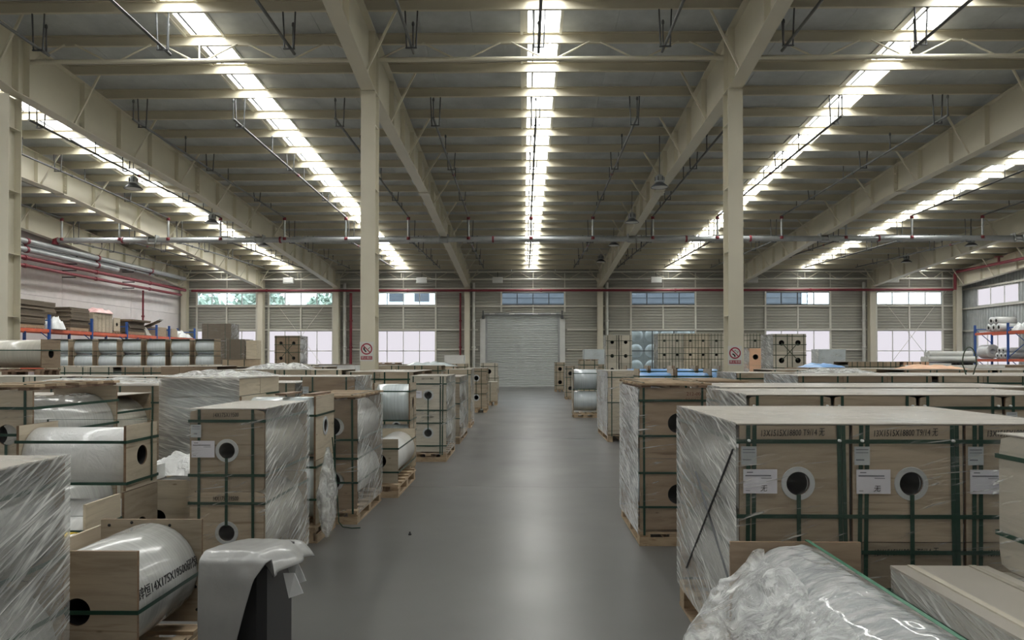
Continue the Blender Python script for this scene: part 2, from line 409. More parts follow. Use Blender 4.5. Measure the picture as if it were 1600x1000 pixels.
for (a, c) in SKY:
    b = MB(); roofbox(b, a, c, -2.5, YB - 0.9, 0.12, 0.14); b.build('skylight', M['skylight'], ceil)
    b = MB(); roofbox(b, a, c, YB - 0.9, Y1, 0.0, 0.05); b.build('roof_sheet', M['deck'], ceil)
    b = MB(); roofbox(b, a, c, Y0, -2.5, 0.0, 0.05); b.build('roof_sheet', M['deck'], ceil)
    b = MB()
    for x in (a - 0.07, c + 0.01): roofbox(b, x, x + 0.06, Y0, YB - 0.9, -0.03, 0.0); roofbox(b, x + (0.06 if x < a else -0.012), x + (0.072 if x < a else 0.0), Y0, YB - 0.9, 0.0, 0.2)
    roofbox(b, a + 0.20, a + 0.25, Y0, YB - 0.9, 0.0, 0.05, 1); roofbox(b, a + 0.0, a + 0.10, Y0, YB - 0.9, 0.0, 0.05, 0)
    b.build('skylight_flashing', [M['girt'], M['dark_steel']], ceil)
PY = [(10.8 + n) * 1.414 for n in range(-12, 21)]            # purlin lines
CPROF = [(0, 0.25), (-0.07, 0.25), (-0.07, 0.235), (-0.006, 0.235), (-0.006, 0.012), (-0.066, 0.012), (-0.066, 0.032), (-0.072, 0.032), (-0.072, 0), (0, 0)]
bays = [(XL, FX[0])] + list(zip(FX, FX[1:])) + [(FX[-1], XR)]
for (a, c) in bays:
    me = MB().prism(CPROF, a + 0.003, c - 0.003, 'x').mesh('purlin', M['purlin'])
    for y in PY: inst('purlin', me, ceil, (0, y, zpur(y) + 0.002))

# roof beams (tapered rafters) on every frame line
def make_rafter(X, side):
    ys = [YF + 0.02, 0, 6, 9.5, 12, 15.95, 16.45, 20, 25.1, 30, 36, 40, 44.3]
    web = MB()
    for a, c in zip(ys, ys[1:]):
        web.hexa([(X - 0.006, a, zbot(a)), (X + 0.006, a, zbot(a)), (X + 0.006, c, zbot(c)), (X - 0.006, c, zbot(c))],
                 [(X - 0.006, a, zpur(a) - 0.014), (X + 0.006, a, zpur(a) - 0.014), (X + 0.006, c, zpur(c) - 0.014), (X - 0.006, c, zpur(c) - 0.014)])
    r = struct(web.build('roof_beam', M['cream']))
    for nm, fz0, fz1 in (('bottom_flange', lambda y: zbot(y) - 0.016, lambda y: zbot(y)), ('top_flange', lambda y: zpur(y) - 0.014, lambda y: zpur(y) - 0.001)):
        f = MB()
        for a, c in zip(ys, ys[1:]):
            f.hexa([(X - 0.15, a, fz0(a)), (X + 0.15, a, fz0(a)), (X + 0.15, c, fz0(c)), (X - 0.15, c, fz0(c))],
                   [(X - 0.15, a, fz1(a)), (X + 0.15, a, fz1(a)), (X + 0.15, c, fz1(c)), (X - 0.15, c, fz1(c))])
        f.build(nm, M['cream'], r)
    sy = [7.5, 9.5, 11.6, 13.7, 16.02, 16.38, 18.5, 20.2, 21.9, 23.6, 25.1, 26.8, 28.4, 30, 32.9, 34.4, 35.9, 37.4, 38.9, 40.4, 41.9, 43.4]
    for y in sy:
        w = 0.15 if abs(y - 16.2) < 0.3 or y == 25.1 else 0.13
        MB().box(X - w, y - 0.006, zbot(y), X + w, y + 0.006, zpur(y) - 0.014).build('stiffener', M['cream'], r)
    pl = MB()
    for dz in (0.12, 0.3, 0.6, 0.78): pl.cbox((X - 0.09, 25.06, zbot(25.1) + dz), (0.05, 0.07, 0.03)).cbox((X + 0.09, 25.06, zbot(25.1) + dz), (0.05, 0.07, 0.03))
    pl.box(X - 0.17, 24.9, zbot(25.1) - 0.05, X + 0.17, 25.3, zbot(25.1) - 0.016)
    pl.build('splice_plate', M['cream'], r)
    for k in range(0, len(PY), 2):
        y = PY[k]
        if y < 5 or y > 44: continue
        for sd in (-1, 1):
            if XL < X + sd * 0.8 < XR:
                MB().bar((X + sd * 0.1, y + 0.03, zbot(y) + 0.02), (X + sd * 0.72, y + 0.03, zpur(y) + 0.03), 0.045, 0.045).build('fly_brace', M['cream'], r)
    return r
for i, X in enumerate(FX): make_rafter(X, i)

# interior columns (H section)
def hsec(b, X, Y, z0, z1, w=0.32, d=0.42, tf=0.02):
    b.box(X - w / 2, Y - d / 2, z0, X + w / 2, Y - d / 2 + tf, z1)
    b.box(X - w / 2, Y + d / 2 - tf, z0, X + w / 2, Y + d / 2, z1)
    b.box(X - 0.008, Y - d / 2 + tf, z0, X + 0.008, Y + d / 2 - tf, z1)
    return b
CX = [-20.55, -15.9, -11.5, -3.4, 4.6, 12.7, 20.8, 25.9]
for X in CX:
    c = struct(hsec(MB(), X, 16.2, 0.03, 7.54).build('steel_column', M['cream']))
    MB().box(X - 0.25, 15.9, 0, X + 0.25, 16.5, 0.03).build('base_plate', M['cream'], c)
    for z in (1.2, 2.6, 4.0, 5.4, 6.8):
        for sd in (-1, 1): MB().box(min(X + sd * 0.008, X + sd * 0.15), 16.02, z, max(X + sd * 0.008, X + sd * 0.15), 16.38, z + 0.012).build('stiffener', M['cream'], c)
    X = FX[CX.index(X)]
    c = struct(hsec(MB(), X, 44.32, 0.0, zpur(44.32) - 0.1, 0.32, 0.4).build('steel_column', M['cream']))
# long struts between the frames at the column line and at the far wall
for (a, c) in zip(FX, FX[1:]):
    for (Y, zt, zb, nm) in ((16.5, 8.80, 8.42, 'strut_truss'), (44.05, 6.92, 6.47, 'strut_truss')):
        t = struct(MB().tube([(a + 0.02, Y, zb), (c - 0.02, Y, zb)], 0.055 if Y < 20 else 0.05, 8).build('trim_1', M['cream'] if Y < 20 else M['girt'])) 
        t.name = 'strut_beam'
        if Y > 20: MB().tube([(a + 0.02, Y, zt), (c - 0.02, Y, zt)], 0.05, 8).build('upper_chord', M['girt'], t)
        n = max(2, round((c - a) / 1.95))
        for k in range(n):
            x0 = a + (c - a) * k / n; x1 = a + (c - a) * (k + 1) / n; xm = (x0 + x1) / 2
            MB().tube([(x0 + 0.12, Y, zb), (xm - 0.12, Y, zt)], 0.022, 6).build('diagonal', M['cream'], t)
            MB().tube([(xm + 0.12, Y, zt), (x1 - 0.12, Y, zb)], 0.022, 6).build('diagonal', M['cream'], t)
            if k == n // 2: MB().tube([(x0, Y, zb), (x0, Y, zt)], 0.02, 6).build('post', M['cream'], t)

# far wall -----------------------------------------------------------------
wb = struct(MB().box(XL, YB + 0.12, 0, XR, YB + 0.2, 0.05).build('wall_back', M['outer']))
def siding(x0, x1, z0, z1, parent, Y=YB, mat='siding', pitch=0.17, dep=0.035):
    """horizontally ribbed metal sheet"""
    n = max(1, round((z1 - z0) / pitch)); p = (z1 - z0) / n; prof = []
    for i in range(n):
        z = z0 + i * p
        prof += [(Y, z), (Y, z + p * 0.55), (Y + dep, z + p * 0.65), (Y + dep, z + p * 0.92)]
    prof.append((Y, z1))
    back = [(Y + 0.09, z1), (Y + 0.09, z0)]
    b = MB(); P = prof + back; m = len(P)
    vs = [(x0, u, v) for u, v in P] + [(x1, u, v) for u, v in P]
    fs = [(i, (i + 1) % m, m + (i + 1) % m, m + i) for i in range(m)]
    b.add(vs, fs)
    return b.build('siding_panel', M[mat], parent)
ZU0, ZU1, ZL0, ZL1 = 4.97, 5.74, 0.95, 3.42
WINX = [(-19.97, -16.3), (-15.55, -11.62), (-9.3, -5.34), (-1.35, 2.5), (6.5, 10.4), (14.6, 18.5), (21.25, 25.2)]
DX0, DX1, DZ = -2.32, 2.2, 4.35
wn = [0]
def window(x0, x1, z0, z1, cols, rows, kind, y=YB, frame='trim_white', side=False):
    wn[0] += 1
    P = (lambda u, v, w: (u, v, w)) if not side else (lambda u, v, w: (v, u, w))
    f = MB()
    def bx(u0, v0, w0, u1, v1, w1):
        a = P(u0, v0, w0); c = P(u1, v1, w1)
        f.box(min(a[0], c[0]), min(a[1], c[1]), a[2], max(a[0], c[0]), max(a[1], c[1]), c[2])
    t = 0.045
    bx(x0, y - 0.02, z0, x0 + t, y + 0.08, z1); bx(x1 - t, y - 0.02, z0, x1, y + 0.08, z1)
    bx(x0, y - 0.02, z0, x1, y + 0.08, z0 + t); bx(x0, y - 0.02, z1 - t, x1, y + 0.08, z1)
    o = struct(f.build('window_%d' % wn[0], M[frame]))
    for i in range(1, cols):
        f = MB(); xx = x0 + (x1 - x0) * i / cols; bx(xx - 0.025, y - 0.01, z0 + t, xx + 0.025, y + 0.06, z1 - t); f.build('mullion', M[frame], o)
    for j in range(1, rows):
        f = MB(); zz = z0 + (z1 - z0) * j / rows; bx(x0 + t, y - 0.01, zz - 0.025, x1 - t, y + 0.06, zz + 0.025); f.build('transom', M[frame], o)
    for i in range(cols):
        for j in range(rows):
            f = MB(); xa = x0 + (x1 - x0) * i / cols; xb = x0 + (x1 - x0) * (i + 1) / cols
            za = z0 + (z1 - z0) * j / rows; zb = z0 + (z1 - z0) * (j + 1) / rows
            bx(xa + 0.02, y + 0.03, za + 0.02, xb - 0.02, y + 0.036, zb - 0.02); f.build('pane', M['glass' if kind == 'clear' else 'frosted'], o)
    return o
for bi, (a, c) in enumerate(zip(FX, FX[1:])):
    a0 = XL if bi == 0 else a; c0 = XR if bi == 6 else c
    w0, w1 = WINX[bi]
    low = bi != 3
    top = zdeck(YB) + 0.12
    segs = [(a0, c0, ZU1, top), (a0, c0, DZ if not low else ZL1, ZU0), (a0, w0, ZU0, ZU1), (w1, c0, ZU0, ZU1)]
    if low: segs += [(a0, w0, 0, ZL1), (w1, c0, 0, ZL1), (w0, w1, 0, ZL0)]
    else: segs += [(a0, DX0, 0, DZ), (DX1, c0, 0, DZ)]
    for (x0, x1, z0, z1) in segs:
        n = max(1, round((x1 - x0) / 2.7)); w = (x1 - x0) / n
        for i in range(n): siding(x0 + i * w + 0.004, x0 + (i + 1) * w - 0.004, z0, z1, wb)
    dark = bi in (3, 4, 5)
    window(w0, w1, ZU0, ZU1, 4, 1, 'clear', frame='dark_steel' if dark else 'trim_white')
    if low: window(w0, w1, ZL0, ZL1, 4 if bi != 4 else 3, 2, 'clear' if bi == 4 else 'frosted', frame='dark_steel' if bi == 4 else 'trim_white')
    # girts and posts in front of the sheets
    for z in (5.97, 4.9, 3.47, 2.27):
        if bi == 3 and z < 4:
            rs = [(a, DX0 - 0.35), (DX1 + 0.35, c)]
        elif low and z < 3: rs = [(a, w0), (w1, c)]
        else: rs = [(a, c)]
        for (x0, x1) in rs:
            if x1 - x0 > 0.3: MB().box(x0 + 0.1, YB - 0.09, z - 0.045, x1 - 0.1, YB - 0.012, z + 0.045).build('girt', M['girt'], wb)
    for x in (w0, w1):
        MB().box(x - 0.05, YB - 0.075, 2.3 if bi == 3 else 0, x + 0.05, YB - 0.002, 5.9).build('wall_post', M['girt'], wb) if bi != 3 else MB().box(x - 0.05, YB - 0.075, DZ + 0.2, x + 0.05, YB - 0.002, 5.9).build('wall_post', M['girt'], wb)
    xm = (w0 + w1) / 2
    MB().box(xm - 0.04, YB - 0.07, 4.4 if bi == 3 else ZL1, xm + 0.04, YB - 0.002, ZU0).build('wall_post', M['girt'], wb)
    MB().box(xm - 0.03, YB - 0.07, ZU1 + 0.2, xm + 0.03, YB - 0.002, 6.9).build('wall_post', M['girt'], wb)
    MB().box(w1 - 0.03, YB - 0.07, 6.0, w1 + 0.03, YB - 0.002, 6.9).build('wall_post', M['girt'], wb)
# X bracing of the second and the last bay
for (x0, x1) in ((-15.6, -11.5), (21.2, 25.4)):
    for (za, zb) in ((0.3, 5.8), (5.8, 0.3)):
        MB().tube([(x0, YB - 0.13, za), (x1, YB - 0.13, zb)], 0.014, 6).build('brace_rod', M['girt'], wb)
# rolled shutter door of slats
door = struct(MB().box(DX0 - 0.32, YB - 0.08, 0, DX0, YB + 0.08, 4.15).box(DX1, YB - 0.08, 0, DX1 + 0.32, YB + 0.08, 4.15).build('door_1', M['trim_white']))
sp = [(0.0, 0.0), (-0.012, 0.012), (-0.026, 0.035), (-0.026, 0.068), (-0.012, 0.092), (0.0, 0.105), (0.012, 0.105), (0.012, 0.0)]
slat = MB().prism(sp, DX0 - 0.02, DX1 + 0.02, 'x').mesh('slat', M['door'])
for k in range(41): inst('slat', slat, door, (0, YB + 0.02, 0.03 + k * 0.1055))
MB().box(DX0, YB - 0.03, 0, DX1, YB + 0.05, 0.05).build('bottom_bar', M['door'], door)
for x in (DX0, DX1 - 0.12): MB().box(x, YB - 0.06, 0, x + 0.12, YB - 0.02, 4.25).build('guide_rail', M['galv'], door)
MB().tube([(DX0 - 0.05, YB - 0.12, 4.42), (DX1 + 0.05, YB - 0.12, 4.42)], 0.06, 10).build('roller_shaft', M['galv'], door)
for x in (DX0 + 0.25, DX0 + 1.45, 0.55, DX1 - 0.55): MB().box(x, YB - 0.20, 4.39, x + 0.32, YB - 0.17, 4.46).build('shaft_bracket', M['trim_white'], door)
for x in (DX0 - 0.2, DX1 + 0.06):
    MB().box(x, YB - 0.24, 4.12, x + 0.14, YB - 0.01, 4.32).box(x + 0.03, YB - 0.24, 4.32, x + 0.11, YB - 0.16, 4.62).build('bearing_bracket', M['dark_steel'], door)
# flood lights on the far wall truss
for x in (-14.1, -6.1, 2.65 - 5.3, 9.1 - 1.2, 13.6, 21.9):
    if abs(x + 2.65) < 0.01: x = -1.55
    o = thing('flood_light', 'white box flood light on the far wall truss, %s from the left' % ORD[len([q for q in LABELS if 'box flood light' in q])], 'light', (x, 43.9, 6.4), group='flood lights on the far wall')
    MB().cbox((0, 0, 0), (0.62, 0.14, 0.34)).build('lamp_housing', M['trim_white'], o)
    MB().cbox((0, -0.08, 0), (0.52, 0.02, 0.26)).build('lamp_lens', M['sign'], o)
    MB().tube([(0, 0.02, 0.17), (0, 0.1, 0.3), (0, 0.12, 0.5)], 0.015, 6).build('bracket', M['dark_steel'], o)

# left wall: white panels over a base, right wall: vertical ribs, rear wall
wl = struct(MB().box(XL - 0.16, YF, 0, XL - 0.08, YB, zdeck(YB)).build('wall_left', M['outer']))
for k in range(9):
    y0 = YF + k * (YB - YF) / 9; y1 = YF + (k + 1) * (YB - YF) / 9
    for (z0, z1) in ((0.0, 1.6), (1.61, 3.2), (3.21, 4.4), (4.41, 6.0)):
        MB().box(XL - 0.08, y0 + 0.008, z0, XL, y1 - 0.008, z1 - 0.004).build('wall_panel', M['white_wall'], wl)
    b = MB(); b.hexa([(XL - 0.08, y0 + 0.008, 6.0), (XL, y0 + 0.008, 6.0), (XL, y1 - 0.008, 6.0), (XL - 0.08, y1 - 0.008, 6.0)],
                     [(XL - 0.08, y0 + 0.008, zdeck(y0) + 0.1), (XL, y0 + 0.008, zdeck(y0) + 0.1), (XL, y1 - 0.008, zdeck(y1) + 0.1), (XL - 0.08, y1 - 0.008, zdeck(y1) + 0.1)])
    b.build('wall_panel', M['white_wall'], wl)
wr = struct(MB().box(XR + 0.12, YF, 0, XR + 0.2, YB, zdeck(YB)).build('wall_right', M['outer']))
def siding_v(y0, y1, z0, za, zb, parent):
    n = max(1, round((y1 - y0) / 0.24)); p = (y1 - y0) / n; prof = []
    for i in range(n):
        y = y0 + i * p; prof += [(XR, y), (XR, y + p * 0.5), (XR + 0.04, y + p * 0.6), (XR + 0.04, y + p * 0.9)]
    prof += [(XR, y1), (XR + 0.1, y1), (XR + 0.1, y0)]
    m = len(prof); zt = lambda y: za + (zb - za) * (y - y0) / (y1 - y0)
    vs = [(x, y, z0) for x, y in prof] + [(x, y, zt(y)) for x, y in prof]
    b = MB(); b.add(vs, [(i, (i + 1) % m, m + (i + 1) % m, m + i) for i in range(m)]); b.build('siding_panel', M['siding_right'], parent)
RW = [(30.0, 33.6), (39.6, 43.2)]
ys = [YF, 0, 7.5, 15, 22.5, 30.0, 33.6, 39.6, 43.2, YB]
for a, c in zip(ys, ys[1:]):
    if (a, c) in RW:
        siding_v(a, c, 5.75, zdeck(a) + 0.1, zdeck(c) + 0.1, wr); siding_v(a, c, 3.3, 4.75, 4.75, wr); siding_v(a, c, 0, 0.9, 0.9, wr)
        window(a, c, 4.75, 5.75, 3, 1, 'frosted', y=XR, side=True); window(a, c, 0.9, 3.3, 4, 2, 'frosted', y=XR, side=True)
    else: siding_v(a, c, 0, zdeck(a) + 0.1, zdeck(c) + 0.1, wr)
for z in (4.68, 5.85, 3.36):
    MB().box(XR - 0.08, 16.5, z - 0.05, XR - 0.005, YB - 0.1, z + 0.05).build('girt', M['girt'], wr)
for y in (38.4, 34.5): MB().box(XR - 0.1, y, 0, XR - 0.005, y + 0.14, 6.9).build('wall_post', M['girt'], wr)
struct(MB().box(XL - 0.2, YF - 0.25, 0, XR + 0.2, YF - 0.05, zdeck(YF) + 0.1).build('wall_front', M['white_wall']))

# ---------------------------------------------------------------- outside the far wall
struct(MB().box(-70, YB + 0.4, -0.35, 80, 95, -0.3).build('ground', M['asphalt']))
bd = tag(MB().box(-4.5, 56, -0.3, 21.5, 66, 8.4).build('workshop_building', M['facade_dark']), 'dark blue-grey clad hall seen through the middle windows', 'building')
for k in range(13): MB().box(-4.5, 55.94, 3.0 + k * 0.42, 21.5, 55.999, 3.22 + k * 0.42).build('cladding_band', M['facade_dark'], bd)
for (x0, x1) in ((-4.4, -4.15), (8.0, 8.2), (21.0, 21.4)): MB().box(x0, 55.9, -0.3, x1, 55.99, 8.4).build('downpipe', M['galv'], bd)
bp = tag(MB().box(-18.5, 70, -0.3, -6.0, 80, 11).build('office_building', M['facade']), 'pale office block seen through the third window from left', 'building')
for i in range(5):
    for z in (1.0, 4.2, 7.2):
        MB().box(-17.6 + i * 2.4, 69.93, z, -16.2 + i * 2.4, 69.995, z + 1.5).build('window', M['facade_dark'], bp)
tk = thing('water_tank', 'grey panelled water tank seen through the dark framed lower window', 'tank', (5.6, 46.6, -0.3))
for i in range(6):
    for k in range(4):
        MB().box(i * 1.0 + 0.01, 0, k * 1.0 + 0.01, i * 1.0 + 0.99, 0.03, k * 1.0 + 0.99).lathe([(0.44, 0.0), (0.40, -0.05), (0.2, -0.10), (0, -0.11)], 20, 0, (i + 0.5, 0, k + 0.5), 'y').build('tank_panel', M['galv'], tk)
MB().box(0, 0.03, 0, 6, 2.0, 4.0).build('body', M['galv'], tk)
def tree(x, y, h, r, label):
    t = thing('leafy_tree', label, 'tree', (x, y, -0.3), group='trees outside the left windows')
    rnd = random.Random(x * 7 + y); b = MB(); dirs = []
    for k in range(420):
        th = rnd.uniform(0, 2 * PI); ph = math.acos(rnd.uniform(-1, 1)); rr = r * rnd.uniform(0.35, 1) ** 0.6
        c = Vector((rr * math.sin(ph) * math.cos(th), rr * math.sin(ph) * math.sin(th), h - r * 0.9 + rr * 0.9 * math.cos(ph)))
        for q in range(3):
            s = rnd.uniform(0.18, 0.34); u = Vector((rnd.gauss(0, 1), rnd.gauss(0, 1), rnd.gauss(0, 1))).normalized(); w = u.orthogonal().normalized()
            d = Vector((rnd.gauss(0, 0.2), rnd.gauss(0, 0.2), rnd.gauss(0, 0.2)))
            b.add([c + d - u * s, c + d + w * s * 0.6, c + d + u * s, c + d - w * s * 0.6], [(0, 1, 2, 3)])
    o = b.build('foliage', M['leaf'], t); o['kind'] = 'stuff'
    MB().tube([(0, 0, 0), (0.05, 0, h * 0.4), (0, 0, h * 0.8)], [0.16, 0.13, 0.05], 8).build('trunk', M['bark'], t)
tree(-25.5, 58, 7.2, 2.6, 'broad leafy tree outside the leftmost far window')
tree(-20.3, 56, 7.6, 2.3, 'dense leafy tree right of the broad one outside the left windows')
tree(-15.2, 57, 7.0, 1.8, 'smaller leafy tree outside the second far window')
# ================================================================ SERVICES: pipes, lamps, signs
ZM, YM = 6.78, 31.3
mp = thing('sprinkler_main_pipe', 'thick grey sprinkler main pipe crossing the hall under the rafters', 'pipe', (0, YM, ZM))
MB().tube([(-20.0, 0, 0), (24.4, 0, 0)], 0.115, 14).build('pipe', M['galv'], mp)
cp = MB().tube([(-0.04, 0, 0), (0.04, 0, 0)], 0.14, 14).mesh('coupling', M['red_pipe'])
for x in (-17.2, -10.4, -1.3, 6.9, 9.6, 15.0, 22.3): inst('coupling', cp, mp, (x, 0, 0))
MB().tube([(-20.0, 0, 0), (-20.12, 0, -0.02), (-20.15, 0.0, -0.17)], 0.14, 10).build('red_elbow', M['red_pipe'], mp)
for X in FX[1:-1]:
    MB().box(X - 0.2, -0.16, -0.02, X - 0.15, 0.16, 0.2).box(X + 0.15, -0.16, -0.02, X + 0.2, 0.16, 0.2).box(X - 0.2, -0.16, -0.17, X + 0.2, -0.12, -0.12).box(X - 0.2, -0.16, -0.17, X - 0.15, -0.12, 0.0).box(X + 0.15, -0.16, -0.17, X + 0.2, -0.12, 0.0).build('beam_clamp', M['galv'], mp)
BXS = [-19.8, -17.3, -15.2, -12.95, -10.2, -7.57, -4.9, -2.34, 0.32, 2.94, 5.47, 8.2, 10.9, 13.6, 16.35, 19.3]
BXS = [x + (0.45 if any(abs(x - f) < 0.4 for f in FX) else 0) for x in BXS]
Zn = lambda y: 8.22 - 0.028 * (y - 14.5)       # near run, slightly falling
Zf = lambda y: 6.82 + 0.018 * (y - 32)         # run beyond the main
def hanger(x, y, z):
    """pair of rods from the purlin carrying a U under the pipe"""
    yp = min(PY, key=lambda q: abs(q - y)); b = MB()
    for s in (-0.13, 0.13):
        b.tube([(x + s, yp - 0.03, zpur(yp) + 0.01), (x + s * 0.75, yp - 0.03, z - 0.05)], 0.017, 6)
    b.box(x - 0.12, yp - 0.05, z - 0.062, x + 0.12, yp - 0.01, z - 0.04)
    return b
def sprinkler(x, y, z, h):
    return MB().tube([(x, y, z), (x, y, z + h)], 0.016, 6).lathe([(0.016, 0), (0.03, 0.02), (0.03, 0.07), (0.012, 0.1), (0, 0.1)], 8, 0, (x, y, z + h - 0.02))
for i, x in enumerate(BXS):
    bp = thing('sprinkler_branch_pipe', 'thin sprinkler branch pipe under the roof, %s counted from the white left wall' % ORD[i], 'pipe', (x, YM, 7.0), group='sprinkler branch pipes')
    o = (0, -YM, -7.0)
    r = 0.032
    def part(nm, b, m='branch'):
        q = b.build(nm, M[m], bp, o); return q
    x0 = 0.0
    part('pipe', MB().tube([(x0, 6, Zn(6)), (x0, 15.6, Zn(15.6))], r, 8))
    part('pipe', MB().tube([(x0, 19.0, 7.93), (x0, YM - 0.1, 7.72)], r, 8))
    part('pipe', MB().tube([(x0, YM + 0.1, ZM), (x0, 32.4, Zf(32.4)), (x0, 43.0, Zf(43.0))], r, 8))
    part('riser', MB().tube([(x0, YM - 0.1, ZM + 0.12), (x0, YM - 0.1, 7.72)], 0.045, 8), 'galv')
    for z in (ZM + 0.03, 7.66): part('red_fitting', MB().lathe([(0.0, -0.06), (0.075, -0.06), (0.075, 0.06), (0.0, 0.06)], 10, 0, (x0, YM - 0.1, z)), 'red_pipe')
    for y in (9.6, 15.27): part('hanger', hanger(x0, y, Zn(y)), 'dark_steel')
    for y in (19.5, 23.8, 28.0): part('hanger', hanger(x0, y, 7.93 - 0.017 * (y - 19)), 'dark_steel')
    for y in (32.3, 34.9, 37.9, 40.5): part('hanger', hanger(x0, y, Zf(y)), 'dark_steel')
    for y in (11.6, 15.5): part('sprinkler', sprinkler(x0, y, Zn(y), 0.55), 'dark_steel')
    for y in (19.02, 22.0, 25.2, 29.5): part('sprinkler', sprinkler(x0, y, 7.93 - 0.017 * (y - 19), 0.45), 'dark_steel')
    for y in (34.2, 39.2, 42.8): part('sprinkler', sprinkler(x0, y, Zf(y), 0.22), 'dark_steel')
    for y in (24.5, 33.5): part('coupling', MB().tube([(x0, y - 0.05, (7.93 - 0.017 * (y - 19)) if y < 30 else Zf(y)), (x0, y + 0.05, (7.93 - 0.017 * (y - 19)) if y < 30 else Zf(y))], 0.048, 8), 'red_pipe' if i % 2 else 'branch')

# red fire main on the far wall and its risers
rp = thing('fire_main_pipe', 'dark red fire pipe running along the far wall above the windows', 'pipe', (0, 44.0, 5.8))
MB().tube([(-20.0, 0.0, 0), (25.45, 0.0, 0)], 0.075, 10).build('pipe', M['red_pipe'], rp)
for x in (-15.5, -7.0, 1.0, 9.0, 17.0): MB().tube([(x, 0.0, 0), (x + 0.1, 0.0, 0)], 0.1, 10).build('coupling', M['red_pipe'], rp)
rs = thing('fire_side_pipe', 'dark red fire pipe with a valve running along the last right rafter', 'pipe', (25.5, 43.85, 5.8))
MB().tube([(0, 0, -0.02), (0, 0, 0.9), (0, -0.15, 1.02), (0, -0.6, 1.02), (0, -10, 1.02), (0, -22, 1.02)], 0.085, 10).build('pipe', M['red_pipe'], rs)
MB().tube([(0, -4.0, 1.02), (0, -4.0, 1.35)], 0.06, 8).lathe([(0, 0.33), (0.22, 0.33), (0.22, 0.37), (0, 0.37)], 12, 0, (0, -4.0, 1.02)).build('valve', M['red_pipe'], rs)
MB().tube([(0, -6.0, 1.0), (0.12, -6.0, 0.9), (0.12, -6.0, -2.9)], 0.05, 8).build('drop_pipe', M['red_pipe'], rs)
for y in (-0.4, -9, -15): MB().tube([(0, y, 1.02), (0, y + 0.1, 1.02)], 0.11, 10).build('coupling', M['red_pipe'], rs)
def vpipe(x, y, z0, z1, r, m, label, n='downpipe'):
    o = thing(n, label, 'pipe', (x, y, z0))
    MB().tube([(0, 0, 0), (0, 0, z1 - z0)], r, 10).build('pipe', M[m], o)
    for z in (0.8, 2.4, 4.0):
        if z < z1 - z0: MB().lathe([(r, -0.05), (r + 0.03, -0.05), (r + 0.03, 0.05), (r, 0.05)], 10, 0, (0, 0, z)).build('collar', M[m], o)
vpipe(-10.45, 44.35, 0.0, 5.68, 0.085, 'red_pipe', 'thick red riser pipe beside the left near column sign', 'fire_riser_pipe')
vpipe(-9.75, 44.4, 0.0, 5.68, 0.05, 'red_pipe', 'thin dark red riser right behind the left sign column', 'fire_riser_pipe')
vpipe(-3.82, 44.4, 0.0, 5.68, 0.06, 'red_pipe', 'red riser pipe left of the column beside the shutter door', 'fire_riser_pipe')
vpipe(-10.85, 44.45, 0.0, 6.3, 0.1, 'white_pipe', 'white rain pipe beside the third far wall column')
vpipe(-3.02, 44.45, 0.0, 6.3, 0.09, 'white_pipe', 'white rain pipe beside the column left of the shutter')
vpipe(5.02, 44.45, 0.0, 6.3, 0.1, 'white_pipe', 'white rain pipe beside the column right of the shutter')
vpipe(20.42, 44.45, 0.0, 6.3, 0.1, 'white_pipe', 'white rain pipe beside the last but one right column')
# pipes along the left wall
for (x, z, r, m, y0, y1, lb) in ((-20.25, 5.80, 0.085, 'red_pipe', 2, 43.7, 'upper red fire pipe along the white left wall'),
                                 (-20.27, 5.48, 0.07, 'red_pipe', 2, 43.2, 'lower red fire pipe along the white left wall'),
                                 (-20.2, 6.47, 0.12, 'galv', 2, 43.5, 'upper thick grey pipe along the white left wall'),
                                 (-20.22, 6.13, 0.12, 'galv', 2, 36.3, 'middle thick grey pipe along the white left wall ending short'),
                                 (-20.3, 6.3, 0.05, 'galv', 2, 40, 'thin grey conduit between the thick left wall pipes')):
    o = thing('wall_pipe', lb, 'pipe', (x, 0, z))
    MB().tube([(0, y0, 0), (0, y1, 0)], r, 10).build('pipe', M[m], o)
    for y in range(8, int(y1), 5):
        MB().box(-0.02 + 0, y - 0.03, -r - 0.05, abs(x) - 20.88 if False else (XL - x), y + 0.03, -r - 0.005).build('bracket', M['dark_steel'], o)
        MB().tube([(0, y + 1.5, 0), (0, y + 1.62, 0)], r + 0.025, 10).build('coupling', M['red_pipe'], o)
vpipe(-20.6, 39.5, 0.0, 5.4, 0.05, 'red_pipe', 'thin red riser pipe against the white left wall', 'fire_riser_pipe')
# pendant lamps
def lamp(x, y, z, label, grp):
    t = thing('pendant_lamp', label, 'lamp', (x, y, z), group=grp)
    yp = min(PY, key=lambda q: abs(q - y))
    MB().tube([(0, yp - y - 0.03, zpur(yp) - z), (0, 0, 0.33)], 0.012, 6).build('rod', M['dark_steel'], t)
    MB().lathe([(0, 0.36), (0.05, 0.36), (0.09, 0.33), (0.13, 0.28), (0.13, 0.16), (0.15, 0.155), (0.15, 0.13), (0.11, 0.1), (0, 0.1)], 18).build('ballast_housing', M['galv'], t)
    for k in range(6):
        a = k * PI / 3; MB().cbox((0.13 * math.cos(a), 0.13 * math.sin(a), 0.22), (0.03, 0.03, 0.12)).build('cooling_fin', M['dark_steel'], t)
    MB().lathe([(0.11, 0.1), (0.16, 0.07), (0.24, 0.0), (0.27, -0.04), (0.26, -0.04), (0.22, 0.01), (0.1, 0.08)], 20).build('reflector', M['dark_steel'], t)
    MB().lathe([(0, -0.045), (0.2, -0.045), (0.245, -0.03), (0.245, -0.02), (0, -0.02)], 20).build('lens', M['trim_white'], t)
